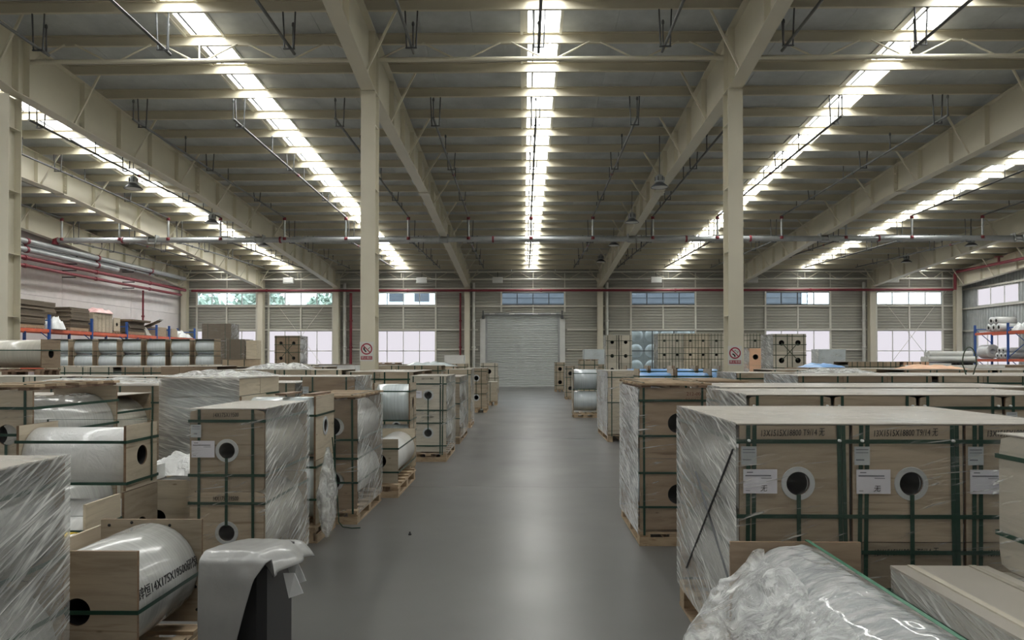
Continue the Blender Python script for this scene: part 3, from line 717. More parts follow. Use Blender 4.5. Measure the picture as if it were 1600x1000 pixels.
for k, y in enumerate((22.3, 28.0, 33.65, 39.3)):
    lamp(4.12, y, 6.9, 'grey bell lamp hanging beside the rafter right of centre, %s from camera' % ORD[k], 'lamps beside the right centre rafter')
    lamp(-11.95, y, 6.92, 'grey bell lamp hanging beside the left rafter, %s from camera' % ORD[k], 'lamps beside the left rafter')
for k, y in enumerate((28.0, 33.65, 39.3)):
    lamp(20.3, y, 6.85, 'grey bell lamp hanging beside the far right rafter, %s from camera' % ORD[k], 'lamps beside the far right rafter')

# ---------------------------------------------------------------- writing
def text(s, size, mat, parent, loc, rot, name='lettering', extrude=0.0006, align='CENTER', sx=1.0):
    c = bpy.data.curves.new(name, 'FONT'); c.body = s; c.size = size; c.extrude = extrude;  c.shear = 0.15 if name == 'handwriting' else 0; c.align_x = align; c.align_y = 'CENTER'; c.resolution_u = 2
    tmp = bpy.data.objects.new('tmp', c); COL.objects.link(tmp)
    dg = bpy.context.evaluated_depsgraph_get()
    me = bpy.data.meshes.new_from_object(tmp.evaluated_get(dg))
    bpy.data.objects.remove(tmp); bpy.data.curves.remove(c)
    me.materials.clear(); me.materials.append(mat)
    o = inst(name, me, parent, loc, rot); o.scale = (sx, 1, 1); return o
RX = (PI / 2, 0, 0)
def sign(X, Z, label, words, kind):
    t = thing('no_smoking_sign', label, 'sign', (X, 15.985, Z))
    MB().cbox((0, 0, 0), (0.30, 0.006, 0.42)).build('plate', M['sign'], t)
    MB().lathe([(0.098, -0.005), (0.125, -0.005), (0.125, -0.003), (0.098, -0.003), (0.098, -0.005)], 32, 0, (0, 0, 0.055), 'y', False).build('red_ring', M['red_sign'], t)
    MB().bar((-0.075, -0.0062, 0.13), (0.075, -0.0062, -0.02), 0.002, 0.022).build('red_slash', M['red_sign'], t)
    MB().cbox((0, -0.0035, -0.14), (0.25, 0.002, 0.075)).build('red_caption', M['red_sign'], t)
    text(words, 0.058, M['sign'], t, (0, -0.0052, -0.14), RX)
    b = MB()
    if kind == 'smoke':
        b.bar((-0.055, -0.0045, 0.04), (0.0, -0.0045, 0.0), 0.002, 0.03)
        b.bar((-0.01, -0.0045, 0.01), (0.0, -0.0045, -0.03), 0.002, 0.03)
        b.tube([(-0.03, -0.0045, 0.09), (0.01, -0.0045, 0.12), (0.03, -0.0045, 0.08)], 0.006, 5)
        b.tube([(0.04, -0.0045, 0.05), (0.07, -0.0045, 0.08), (0.05, -0.0045, 0.1)], 0.006, 5)
    else:
        b.bar((-0.06, -0.0045, 0.09), (-0.05, -0.0045, 0.03), 0.002, 0.035)
        b.bar((-0.05, -0.0045, 0.04), (-0.01, -0.0045, -0.01), 0.002, 0.03)
        b.bar((0.03, -0.0045, 0.05), (0.075, -0.0045, 0.09), 0.002, 0.012)
    b.build('pictogram', M['ink'], t)
sign(-3.42, 1.83, 'white no-naked-flame sign on the column left of the aisle', '禁止烟火', 'fire')
sign(4.57, 1.74, 'white no-smoking sign on the column right of the aisle', '禁止吸烟', 'smoke')
# ================================================================ GOODS: builders
def board_mesh(w, h, t, hr, hx, hz, rc, mats, key_extra=''):
    """plywood end board with a round core hole and rounded corners, front face at y=0"""
    def mk():
        b = MB(); n = 40
        def outer(a):
            dx, dz = math.cos(a), math.sin(a)
            # ray from hole centre to the rounded rectangle
            lim = []
            if dx > 1e-6: lim.append((w / 2 - hx) / dx)
            if dx < -1e-6: lim.append((-w / 2 - hx) / dx)
            if dz > 1e-6: lim.append((h / 2 - hz) / dz)
            if dz < -1e-6: lim.append((-h / 2 - hz) / dz)
            r = min(lim); x, z = hx + dx * r, hz + dz * r
            for sx in (-1, 1):
                for sz in (-1, 1):
                    cx, cz = sx * (w / 2 - rc), sz * (h / 2 - rc)
                    if rc > 0 and (x - cx) * sx > 0 and (z - cz) * sz > 0:
                        ox, oz = hx - cx, hz - cz; B = ox * dx + oz * dz; C_ = ox * ox + oz * oz - rc * rc
                        D = B * B - C_
                        if D > 0: rr = -B + math.sqrt(D); x, z = hx + dx * rr, hz + dz * rr
            return x, z
        angs = sorted([2 * PI * k / n for k in range(n)] + [math.atan2(sz * h / 2 - hz, sx * w / 2 - hx) % (2 * PI) for sx in (-1, 1) for sz in (-1, 1)])
        m = len(angs); vs = []
        for y in (0, t):
            for a in angs: vs.append((hx + hr * math.cos(a), y, hz + hr * math.sin(a)))
            for a in angs: x, z = outer(a); vs.append((x, y, z))
        fr, ed = [], []
        for k in range(m):
            q = (k + 1) % m
            fr.append((k, q, m + q, m + k)); fr.append((2 * m + k, 3 * m + k, 3 * m + q, 2 * m + q))
            ed.append((m + k, m + q, 3 * m + q, 3 * m + k)); ed.append((k, 2 * m + k, 2 * m + q, q))
        b.add(vs, fr, 0); b.add(vs, ed, 1)
        return b.mesh('end_board', mats)
    return cached(('board', round(w, 3), round(h, 3), t, round(hr, 3), round(hx, 3), round(hz, 3), rc, mats[0].name, key_extra), mk)
def plainboard(w, h, t, mats):
    return cached(('pb', round(w, 3), round(h, 3), t, mats[0].name), lambda: MB().cbox((0, t / 2, 0), (w, t, h)).mesh('end_board', mats))
def roll_mesh(R, L, mat, n=36, core=0.07):
    def mk():
        b = MB(); b.lathe([(core, 0.0), (R - 0.006, 0.0), (R, 0.006), (R, L - 0.006), (R - 0.006, L), (core, L)], n, 0, axis='y'); return b.mesh('film_roll', mat)
    return cached(('roll', round(R, 3), round(L, 3), mat.name, n, core), mk)
def grid_patch(b, o, u, v, nu, nv, amp, seed, uv0=(0, 0), sag=None):
    """subdivided patch o + u*s + v*t pushed along its normal by noise; UVs in metres"""
    o, u, v = Vector(o), Vector(u), Vector(v); nrm = u.cross(v).normalized(); lu, lv = u.length, v.length
    base = len(b.v); vs = []
    for j in range(nv + 1):
        for i in range(nu + 1):
            s, t = i / nu, j / nv; p = o + u * s + v * t
            e = min(1, 6 * min(s, 1 - s)) * min(1, 6 * min(t, 1 - t))
            q = mnoise.noise(Vector((s * lu * 3 + seed, t * lv * 9 + s * lu * 5, seed * 1.7))) * 0.5 + mnoise.noise(Vector((s * lu * 9, t * lv * 30 + s * lu * 14, seed))) * 0.5
            vs.append(p + nrm * (q * amp * (0.25 + 0.75 * e)))
            b.uv[base + len(vs) - 1] = (uv0[0] + s * lu, uv0[1] + t * lv)
    fs = [(j * (nu + 1) + i, j * (nu + 1) + i + 1, (j + 1) * (nu + 1) + i + 1, (j + 1) * (nu + 1) + i) for j in range(nv) for i in range(nu)]
    return vs, fs
def wrap_mesh(name, patches, mats):
    b = MB()
    for (o, u, v, nu, nv, amp, seed, mi) in patches:
        vs, fs = grid_patch(b, o, u, v, nu, nv, amp, seed); b.add(vs, fs, mi, True)
    me = bpy.data.meshes.new(name); me.from_pydata(b.v, [], b.f)
    for m in mats: me.materials.append(m)
    me.polygons.foreach_set('material_index', b.m); me.polygons.foreach_set('use_smooth', b.sm)
    uvl = me.uv_layers.new(name='UVMap'); 
    for lp in me.loops: uvl.data[lp.index].uv = b.uv[lp.vertex_index]
    me.update(); return me

def pallet(parent, W, D, hgt, mat='pallet', lod=0):
    """stringers, deck boards and base boards under a W x D load; front at y=0"""
    m = M[mat]
    foot = max(0.06, hgt - 0.045)
    st = MB()
    for x in (0.0, W / 2 - 0.05, W - 0.1):
        for y in ((0.02, D / 2 - 0.06, D - 0.14) if lod < 2 else (0.02, D - 0.14)):
            st.box(x, y, 0.02, x + 0.1, y + 0.12, foot - 0.02)
    for x in (0.0, W / 2 - 0.05, W - 0.1): st.box(x, 0, 0.0, x + 0.1, D, 0.02)
    p = st.build('pallet', m, parent)
    if lod < 2:
        for x in (0.0, W / 2 - 0.05, W - 0.1):
            MB().box(x + 0.004, 0.0, foot - 0.02, x + 0.096, D, foot + 0.005).build('stringer_board', m, p)
        n = max(4, int(D / 0.22)); bw = 0.12
        me = cached(('deck', round(W, 3), mat), lambda: MB().box(0, 0, 0, W, 0.115, 0.02).mesh('deck_board', m))
        for k in range(n): inst('deck_board', me, p, (0, k * (D - bw) / (n - 1) + 0.002, foot + 0.006))
        if lod < 1:
            MB().box(-0.004, -0.018, 0.0, W + 0.004, -0.002, 0.075).build('base_board', m, p)
    else:
        MB().box(0, 0, foot - 0.01, W, D, foot + 0.026).build('deck', m, p)
    return p

def hstrap(W, D, z, mat, off=0.006, w=0.02):
    b = MB(); t = 0.0015
    b.box(-off, -off - t, z - w / 2, W + off, -off, z + w / 2); b.box(-off, D + off, z - w / 2, W + off, D + off + t, z + w / 2)
    b.box(-off - t, -off - t, z - w / 2, -off, D + off + t, z + w / 2); b.box(W + off, -off - t, z - w / 2, W + off + t, D + off + t, z + w / 2)
    return b
def vstrap(x, D, z0, z1, off=0.004, w=0.02, skew=0.0, over=True):
    b = MB(); t = 0.0015
    b.hexa([(x - w / 2 + skew, -off - t, z0), (x + w / 2 + skew, -off - t, z0), (x + w / 2 + skew, -off, z0), (x - w / 2 + skew, -off, z0)],
           [(x - w / 2, -off - t, z1 + off), (x + w / 2, -off - t, z1 + off), (x + w / 2, -off, z1 + off), (x - w / 2, -off, z1 + off)])
    if over: b.box(x - w / 2, -off - t, z1 + off, x + w / 2, D + off + t, z1 + off + t)
    b.box(x - w / 2, D + off, z0, x + w / 2, D + off + t, z1 + off)
    return b

NST = [0]
def stack(label, X, Y, uw, uh, D, cols=1, rows=2, pz=0.15, z0=0.0, face='F', rz=0.0, core='ring', hr=None, hx=0.0, board='ply', fmat='film', rc=0.0,
          wrap='', top='sheet', vs=(0.12, 0.88), hs=(0.12, 0.62, 0.9), smat='strap', lod=0, R=None, sheet=False, note=None, group=None, cat='crate', name='film_roll_crate',
          pal='pallet', gap=0.006, link=True, noboards=False, side='L', bt=0.018, dense=False):
    """pallet of film rolls between plywood end boards. Local frame: boards at y=0 (front) and y=D, x to the right.
    (X, Y) = front left corner of the footprint in the hall; face F: boards towards the camera, R/L: boards towards +x / -x."""
    NST[0] += 1; seed = NST[0] * 3.13
    Wd = cols * uw
    if face == 'F': loc, r = (X, Y, z0), rz
    elif face == 'R': loc, r = (X + D, Y, z0), PI / 2 + rz
    else: loc, r = (X, Y + Wd, z0), -PI / 2 + rz
    t = thing(name, label, cat, loc, r, group)
    H = pz + rows * uh
    if pz > 0.03: pallet(t, Wd, D, pz, pal, lod)
    hr = hr if hr is not None else (0.058 if core == 'ring' else 0.085)
    R = R or min(uw, uh) / 2 - 0.02
    mats = [M[board], M['edge']]
    bw, bh = uw - gap, uh - 0.004
    bf = board_mesh(bw, bh, bt, hr, hx, 0.0, rc, mats) if core != 'none' else plainboard(bw, bh, bt, mats)
    rl = roll_mesh(R, D - 2 * bt - 0.004, M[fmat], 36 if lod == 0 else 20, core=round(max(0.07, hr * 1.07), 3))
    seg = 28 if lod == 0 else 16
    for c in range(cols):
        for k in range(rows):
            cx, cz = (c + 0.5) * uw, pz + (k + 0.5) * uh
            if not noboards:
                e = inst('end_board', bf, t, (cx, 0, cz))
                inst('end_board', bf, t, (cx, D - bt, cz))
            inst('film_roll', rl, t, (cx, bt + 0.002, cz))
            if core != 'none' and not noboards:
                me = cached(('core', round(hr, 3), seg), lambda: MB().lathe([(hr * 1.06, 0.0), (hr * 1.06, 0.28), (0, 0.28)], seg, 0, axis='y').lathe([(hr * 0.98, 0.0), (hr * 0.98, 0.27)], seg, 0, axis='y').mesh('core_tube', M['core'] if core == 'ring' else M['hole']))
                inst('core_tube', me, t, (cx + hx, bt * 0.5, cz))
                if core == 'ring':
                    me = cached(('ringm', round(hr, 3), seg), lambda: MB().lathe([(hr, 0.004), (hr, -0.006), (hr * 1.4, -0.006), (hr * 1.42, -0.001), (hr * 1.42, 0.0)], seg, 0, axis='y', smooth=False).mesh('core_flange', M['ring']))
                    inst('core_flange', me, t, (cx + hx, 0, cz))
    if top == 'sheet':
        MB().box(-0.002, -0.002, H + 0.001, Wd + 0.002, D + 0.002, H + 0.007).build('top_sheet', M['top'], t)
    elif top == 'ply':
        MB().box(-0.004, -0.004, H + 0.001, Wd + 0.004, D + 0.004, H + 0.013).build('top_sheet', M['ply_pale'], t)
    elif top == 'planks':
        rnd = random.Random(seed); n = max(4, int(D / 0.19))
        for x in (0.02, Wd / 2 - 0.04, Wd - 0.1): MB().box(x, -0.01, H + 0.001, x + 0.08, D + 0.01, H + 0.022).build('top_runner', M['pallet_dark'], t)
        for k in range(n):
            y = -0.02 + k * (D - 0.07) / (n - 1); a = rnd.uniform(-0.012, 0.012); wdt = rnd.uniform(0.08, 0.12)
            MB().hexa([(-0.02, y + a, H + 0.023), (Wd + 0.02, y - a, H + 0.023), (Wd + 0.02, y - a + wdt, H + 0.023), (-0.02, y + a + wdt, H + 0.023)],
                      [(-0.02, y + a, H + 0.042), (Wd + 0.02, y - a, H + 0.042), (Wd + 0.02, y - a + wdt, H + 0.042), (-0.02, y + a + wdt, H + 0.042)]).build('top_plank', M['pallet'], t)
    elif top == 'blue':
        MB().box(-0.002, -0.002, H + 0.001, Wd + 0.002, D + 0.002, H + 0.012).build('top_sheet', M['blue_film'], t)
    sm = M[smat]
    for f in hs: hstrap(Wd, D, pz + f * rows * uh, sm, w=0.02 if lod < 2 else 0.026).build('strap', sm, t)
    for c in range(cols):
        for f in vs: vstrap((c + f) * uw, D, max(0.02, pz - 0.05), H + (0.01 if top not in ('planks', 'sheet') else (0.042 if top == 'planks' else -0.004)), w=0.02 if lod < 2 else 0.026, skew=0.02 * math.sin(seed + c + f * 5) if lod == 0 else 0, over=top != 'sheet').build('strap', sm, t)
        if link and core != 'none' and rows > 1:
            cx = (c + 0.5) * uw + hx
            MB().box(cx - 0.01, -0.012, pz + uh / 2 + hr * 0.9, cx + 0.01, -0.009, pz + uh * 1.5 - hr * 0.9).build('strap', sm, t)
    if sheet:
        for c in range(cols):
            cz = H - uh * 0.48; cx = (c + 0.19) * uw
            p = MB().cbox((0, -0.011, 0), (0.165, 0.001, 0.118)).build('label_sheet', M['paper'], t, (cx, 0, cz))
            q = MB().cbox((-0.01, -0.0118, 0.028), (0.125, 0.0006, 0.006)).cbox((-0.05, -0.0118, 0.044), (0.03, 0.0006, 0.005)).cbox((-0.06, -0.0118, -0.045), (0.02, 0.0006, 0.003)).cbox((0.03, -0.0118, 0.016), (0.05, 0.0006, 0.003)).build('print', M['greyink'], p)
            s_ = MB().cbox((0, -0.0105, 0), (0.075, 0.001, 0.09)).build('sticker', M['sticker'], t, (c * uw + 0.05, 0, H - uh * 0.26))
            MB().cbox((0, -0.0113, 0.03), (0.06, 0.0006, 0.004)).cbox((0, -0.0113, 0.015), (0.06, 0.0006, 0.003)).cbox((-0.01, -0.0113, -0.02), (0.04, 0.0006, 0.006)).build('print', M['greyink'], s_)
    if note:
        for c in range(cols):
            for k, zz in enumerate((H - 0.045, H - uh - 0.055)):
                text(note, 0.044, M['ink'], t, ((c + 0.48) * uw, -0.003, zz + 0.006), (PI / 2, -0.02, 0), 'handwriting', sx=0.66)
    # stretch wrap shell
    if wrap:
        P = []; o = 0.014; zt = H + (0.013 if top != 'planks' else 0.004); zb = max(0.02, pz - 0.04)
        hh = zt - zb; nu = 14 if lod == 0 else 6; nv = 22 if lod == 0 else 8; amp = 0.010 if lod < 2 else 0.006
        if 'f' in wrap: P.append(((-o, -o, zb), (Wd + 2 * o, 0, 0), (0, 0, hh), nu * cols, nv, amp * 0.5, seed, 0))
        if 'l' in wrap: P.append(((-o, D + o, zb), (0, -D - 2 * o, 0), (0, 0, hh), nu, nv, amp, seed + 5, 1))
        if 'r' in wrap: P.append(((Wd + o, -o, zb), (0, D + 2 * o, 0), (0, 0, hh), nu, nv, amp, seed + 9, 2))
        if 't' in wrap: P.append(((-o, -o, zt), (Wd + 2 * o, 0, 0), (0, D + 2 * o, 0), nu, nv, amp * 0.4, seed + 2, 3))
        me = wrap_mesh('stretch_wrap', P, [M['wrap_front'], M['wrap_dense'] if dense else M['wrap_side_l'], M['wrap_side'], M['wrap_top']])
        inst('stretch_wrap', me, t)
    return t

def lump(label, name, cat, loc, size, mat, seed=1, nu=22, nv=14, rough=0.5, rz=0.0, flat=0.0):
    """crumpled plastic heap resting on a flat base, closed by its rim"""
    t = thing(name, label, cat, loc, rz); b = MB(); vs = []
    for j in range(nv + 1):
        for i in range(nu + 1):
            u, v = i / nu * 2 - 1, j / nv * 2 - 1
            r = max(abs(u), abs(v)); fall = max(0, 1 - r ** 3)
            q = mnoise.fractal(Vector((u * 2.2 + seed, v * 2.2, seed * 0.7)), 1.0, 2.0, 4)
            z = fall * (size[2] * (0.75 + rough * q)) if fall > 0 else 0
            vs.append((u * size[0] / 2 * (1 + 0.06 * q), v * size[1] / 2 * (1 + 0.06 * q), max(0.002, z)))
    b.add(vs, [(j * (nu + 1) + i, j * (nu + 1) + i + 1, (j + 1) * (nu + 1) + i + 1, (j + 1) * (nu + 1) + i) for j in range(nv) for i in range(nu)], 0, True)
    b.build('sheet', M[mat], t); return t

def box_carton(label, x, y, z, w, d, h, mat='kraft', name='carton', cat='box', rz=0, straps=True, group=None, lines=True, wrap=False, top=None):
    t = thing(name, label, cat, (x, y, z), rz, group)
    MB().box(0, 0, 0, w, d, h).build('body', M[mat], t)
    if lines: MB().box(-0.002, d * 0.48, h, w + 0.002, d * 0.52, h + 0.002).box(-0.003, d * 0.48, h * 0.7, -0.0005, d * 0.52, h).build('tape', M['edge'], t)
    if straps:
        for f in (0.2, 0.8): MB().box(w * f - 0.012, -0.004, 0, w * f + 0.012, d + 0.004, h + 0.004).build('strap', M['strap_dark'], t)
    if top: MB().box(-0.01, -0.01, h + 0.003, w + 0.01, d + 0.01, h + 0.02).build('lid_board', M[top], t)
    if wrap:
        P = [((-0.012, -0.012, 0.01), (w + 0.024, 0, 0), (0, 0, h), 8, 8, 0.008, x + y, 0), ((-0.012, d, 0.01), (0, -d, 0), (0, 0, h), 6, 8, 0.008, x, 1), ((w + 0.012, 0, 0.01), (0, d, 0), (0, 0, h), 6, 8, 0.008, y, 2), ((-0.012, -0.012, h + 0.012), (w + 0.024, 0, 0), (0, d, 0), 8, 8, 0.01, x * 3, 3)]
        inst('stretch_wrap', wrap_mesh('stretch_wrap', P, [M['wrap_front'], M['wrap_side_l'], M['wrap_side'], M['wrap_top']]), t)
    return t
# ================================================================ GOODS beside the aisle, right side
NOTE = '13X1515X18800 T9/14 无'
r1 = stack('nearest right tall wrapped crate block, two boards with grey rings and handwriting', 1.051, 3.63, 0.549, 0.571, 1.37, 3, 2, 0.188, core='ring', hr=0.058, hx=0.017,
           wrap='flt', sheet=True, note=NOTE, vs=(0.09, 0.145, 0.89, 0.93), hs=(0.457, 0.61, 0.93), gap=0.016)
for (ya, za, yb, zb) in ((0.02, 1.21, 1.07, 0.33), (0.81, 0.98, 0.12, 0.55)):
    MB().bar((-0.018, ya, za), (-0.018, yb, zb), 0.003, 0.012, up=(1, 0, 0)).build('cross_strap', M['dark_steel'], r1)
for c in range(2):
    text('无', 0.034, M['ink'], r1, ((c + 0.22) * 0.549, -0.0118, 1.02), RX, 'handwriting')
    for f in (0.09, 0.89):
        MB().lathe([(0, -0.022), (0.007, -0.022), (0.007, -0.004), (0, -0.004)], 10, 0, ((c + f) * 0.549, 0, 1.33 - 0.075), 'y').build('strap_clip', M['white_plastic'], r1)

def open_roll_fg():
    t = stack('bubble-wrapped roll lying before the brown board in the right foreground', 0.93, 1.9, 0.59, 0.59, 1.46, 1, 1, 0.24, core='hole', hr=0.08, board='ply_brown', fmat='film_white',
              top='none', hs=(), vs=(), lod=0)
    b = MB(); n, m = 72, 60; R = 0.283; vs_ = []
    for j in range(m + 1):
        for i in range(n):
            a = 2 * PI * i / n; y = 0.02 + j * 1.42 / m
            w = mnoise.fractal(Vector((math.cos(a) * 1.6, y * 3.2 + a * 0.6, math.sin(a) * 1.6)), 1.0, 2.0, 4) * 0.008 + abs(mnoise.noise(Vector((a * 6 + y * 5, y * 9 - a * 3, 3)))) * 0.012
            vs_.append((0.295 + (R + w) * math.cos(a), y, 0.535 + (R + w) * math.sin(a)))
    b.add(vs_, [(j * n + i, j * n + (i + 1) % n, (j + 1) * n + (i + 1) % n, (j + 1) * n + i) for j in range(m) for i in range(n)], 0, True)
    b.build('bubble_wrap', M['bubble'], t)
    # loose film spilling to the aisle side
    b = MB(); nu, nv = 40, 30; vs_ = []
    for j in range(nv + 1):
        for i in range(nu + 1):
            s, q = i / nu, j / nv
            y = 1.45 - s * 1.3 - 0.30 * q
            a0 = math.radians(118 + 8 * s); px, pz = 0.295 + 0.30 * math.cos(a0), 0.535 + 0.30 * math.sin(a0)
            ex, ez = -0.25 - 0.06 * math.sin(s * 9), 0.03 + 0.03 * math.sin(s * 13)
            mx_, mz_ = -0.22 - 0.05 * math.sin(s * 8), 0.50 + 0.05 * math.sin(s * 11)
            if q < 0.55: x = px + (mx_ - px) * q / 0.55; z = pz + (mz_ - pz) * (q / 0.55) ** 1.3
            else: x = mx_ + (ex - 0.05 - mx_) * (q - 0.55) / 0.45; z = mz_ + (ez - mz_) * (q - 0.55) / 0.45
            w = mnoise.fractal(Vector((s * 5, q * 4, 9)), 1.0, 2.0, 5) * 0.05
            vs_.append((x - abs(w) * 0.7, y, max(0.01, z + w)))
    b.add(vs_, [(j * (nu + 1) + i, j * (nu + 1) + i + 1, (j + 1) * (nu + 1) + i + 1, (j + 1) * (nu + 1) + i) for j in range(nv) for i in range(nu)], 0, True)
    b.build('loose_film', M['crinkle'], t)
    MB().box(0.345, -0.004, 0.832, 0.362, 1.464, 0.834).box(0.345, 1.464, 0.3, 0.362, 1.466, 0.834).build('strap', M['strap_light'], t)
open_roll_fg()
t = box_carton('low flat film-wrapped board crate at the bottom right with a green strap', 1.64, 1.9, 0, 0.41, 1.40, 0.715, 'ply_white', 'flat_crate', 'crate', straps=False, lines=False, wrap=True, top='top')
hstrap(0.41, 1.40, 0.62, M['strap'], off=0.02, w=0.022).build('strap', M['strap'], t)
for x in (0.06, 0.33): MB().box(x, 0, 0.736, x + 0.03, 1.4, 0.741).build('top_batten', M['ply_white'], t)
stack('whitish wrapped crate with rounded boards at the right edge of the photo', 2.10, 2.10, 0.60, 0.585, 1.0, 2, 2, 0.15, face='L', core='hole', hr=0.06, board='ply_white', rc=0.05, wrap='frt', top='sheet', hs=(0.3, 0.63, 0.92), vs=(), fmat='film_white', gap=0.02)

r2 = stack('tall plank-topped brown crate standing behind the nearest right block, edge wrapped silver', 1.03, 6.57, 0.62, 0.63, 1.24, 1, 2, 0.14, core='hole', hr=0.088, hx=0.03, board='ply_brown', wrap='lf', dense=True, top='planks', hs=(0.91, 0.66, 0.40, 0.16), vs=(0.06, 0.9), fmat='film_grey')
for k, w_ in enumerate(('212-00', '250X12')): text(w_, 0.045, M['ink_brown'], r2, (0.48, -0.004, 1.345 - k * 0.055), RX, 'stencil')
rb = stack('row of rounded boards with white clips just behind the nearest right block', 1.56, 5.15, 0.587, 0.60, 1.1, 4, 2, 0.20, rc=0.035, wrap='lt', sheet=True, vs=(0.11, 0.87), hs=(0.93, 0.5), lod=1, gap=0.02, link=False)
for c in range(4):
    for f in (0.07, 0.93):
        MB().lathe([(0, -0.02), (0.008, -0.02), (0.008, -0.002), (0, -0.002)], 8, 0, ((c + f) * 0.587, 0, 1.40 - 0.07), 'y').build('strap_clip', M['white_plastic'], rb)
stack('board-topped crate row second behind the nearest right block', 1.75, 6.55, 0.58, 0.60, 1.15, 5, 2, 0.20, wrap='lt', vs=(0.11, 0.87), hs=(0.93,), lod=1, link=False)
stack('plank-topped crate pair behind the tall brown plank-topped crate', 1.25, 8.15, 0.60, 0.62, 1.15, 2, 2, 0.14, core='hole', top='planks', board='ply_brown', wrap='l', hs=(0.9, 0.5), vs=(0.1, 0.9), lod=1)
stack('wrapped crate trio with brown boards in the third right row, nearer the aisle', 3.49, 9.4, 0.56, 0.62, 1.3, 3, 2, 0.2, board='ply_brown', wrap='lt', sheet=True, vs=(0.1, 0.88), hs=(0.93,), lod=1, link=False)
stack('wrapped crate trio in the third right row, under the black strap loop', 5.25, 9.4, 0.56, 0.62, 1.3, 3, 2, 0.2, board='ply', wrap='t', sheet=True, vs=(0.1, 0.88), hs=(0.93,), lod=1, link=False)
t = thing('strap_loop', 'black plastic strap loop standing up on the third right row', 'strap', (5.85, 9.75, 1.455))
pts = [(0.09 * math.sin(a) * (1.0 if abs(a) < 2 else 0.85), 0.0, 0.16 + 0.20 * math.cos(a)) for a in [(-2.5 + 5.0 * k / 20) for k in range(21)]]
MB().tube(pts, 0.008, 6).build('band', M['strap_dark'], t)
stack('wrapped crate pair right of the blue rolls, fourth right row', 3.46, 12.0, 0.52, 0.615, 1.2, 2, 2, 0.2, wrap='lt', vs=(0.1, 0.88), hs=(0.93,), lod=1, link=False)
for k in range(3):
    stack('wrapped crate trio in the fourth right row, %s from the pair beside the blue rolls' % ORD[k], 4.62 + k * 1.8, 12.1, 0.57, 0.605, 1.2, 3, 2, 0.2, board=('ply_brown', 'ply', 'ply_pale')[k], wrap='t', vs=(0.1, 0.88), hs=(0.93,), lod=2, link=False, group='fourth row on the right')
stack('tall slim white-wrapped crate on the right aisle edge past the plank-topped one', 1.69, 14.8, 0.65, 0.63, 2.0, 1, 2, 0.16, wrap='lft', dense=True, fmat='film_white', board='ply_pale', hs=(0.9, 0.5), lod=1, core='hole')
for k in range(2):
    stack('stack of blue film rolls in the nearer blue row, %s from the aisle' % ORD[k], 2.02 + k * 0.66, 12.95, 0.56, 0.67, 0.62, 1, 2, 0.15, face='L', core='hole', fmat='blue_film', top='none', vs=(), hs=(0.9,), lod=2, group='nearer row of blue rolls', name='blue_roll_stack')
for k in range(4):
    stack('stack of blue film rolls in the farther blue row, %s from the aisle' % ORD[k], 2.42 + k * 0.56, 17.4, 0.56, 0.68, 0.53, 1, 2, 0.15, face='L', core='hole', fmat='blue_film', top='none', vs=(), hs=(0.9,), lod=2, group='farther row of blue rolls', name='blue_roll_stack')
stack('two bare silver rolls one over the other on the right aisle edge', 1.41, 21.0, 0.6, 0.63, 0.70, 1, 2, 0.15, face='L', core='hole', fmat='film_grey', board='ply_white', top='none', vs=(), hs=(0.88, 0.52), wrap='f', lod=1, name='silver_roll_stack')
stack('tall pale board crate rising behind the two silver rolls', 1.85, 24.0, 0.58, 0.72, 1.0, 1, 2, 0.18, core='hole', board='ply_pale', top='planks', lod=2, hs=(0.9,), vs=(0.2, 0.8))
stack('narrow wrapped crate on the right aisle edge past the silver rolls', 1.74, 30.6, 0.40, 0.62, 0.9, 1, 2, 0.15, core='hole', wrap='lf', lod=2)
stack('last crate on the right of the aisle before the shutter door', 1.62, 38.0, 0.52, 0.68, 0.9, 1, 2, 0.15, core='hole', board='ply', wrap='l', lod=2, hr=0.1)

# middle distance, right
stack('crate under the pale wrapped block near the shutter door', 2.8, 34.0, 0.46, 0.64, 0.9, 2, 2, 0.15, core='hole', lod=2, wrap='')
box_carton('pale film-wrapped block lying on the crate near the shutter door', 2.8, 34.0, 1.45, 0.92, 0.85, 0.68, 'film_grey', 'wrapped_block', 'package', straps=False, lines=False, wrap=True)
for k in range(2):
    stack('tall kraft crate column with round holes, %s right of the door' % ('nearer' if k == 0 else 'farther'), 4.02 + k * 0.66, 36.0, 0.61, 0.67, 1.1, 1, 4, 0.16, core='hole', board='ply_white', lod=2, hs=(0.1, 0.37, 0.63, 0.9), vs=(0.15, 0.85), smat='strap_dark', hr=0.09, wrap='l')
for k in range(4):
    stack('tall pale strapped crate column in the long far block, %s from its left end' % ORD[k], 6.56 + k * 1.26, 36.0, 0.62, 0.69, 1.2, 2, 4, 0.16, core='hole', hr=0.06, board='ply_white' if k != 1 else 'ply_pale', lod=2, hs=(0.55, 0.65, 0.75, 0.88, 0.97), vs=(0.12, 0.38, 0.62, 0.88), smat='strap_dark', wrap='l' if k == 0 else '', group='long far block of crates')
fh = stack('tall pale crate with four black holes and crossed straps, right of the sign column', 8.10, 24.0, 0.53, 0.57, 1.2, 2, 4, 0.2, core='hole', hr=0.09, board='ply_white', lod=2, hs=(0.52, 0.7, 0.85, 0.97), vs=(0.15, 0.85), smat='strap_dark', wrap='l', link=False)
for (xa, za, xb, zb) in ((0.265, 1.625, 0.795, 2.195), (0.265, 2.195, 0.795, 1.625)): MB().bar((xa, -0.012, za), (xb, -0.012, zb), 0.003, 0.025).build('cross_strap', M['strap_dark'], fh)
stack('peach-coloured board crate with one hole behind the right sign column', 8.24, 27.0, 0.45, 0.64, 1.2, 1, 3, 0.15, core='hole', hr=0.1, board='peach', fmat='film_white', wrap='l', lod=2, hs=(), vs=())
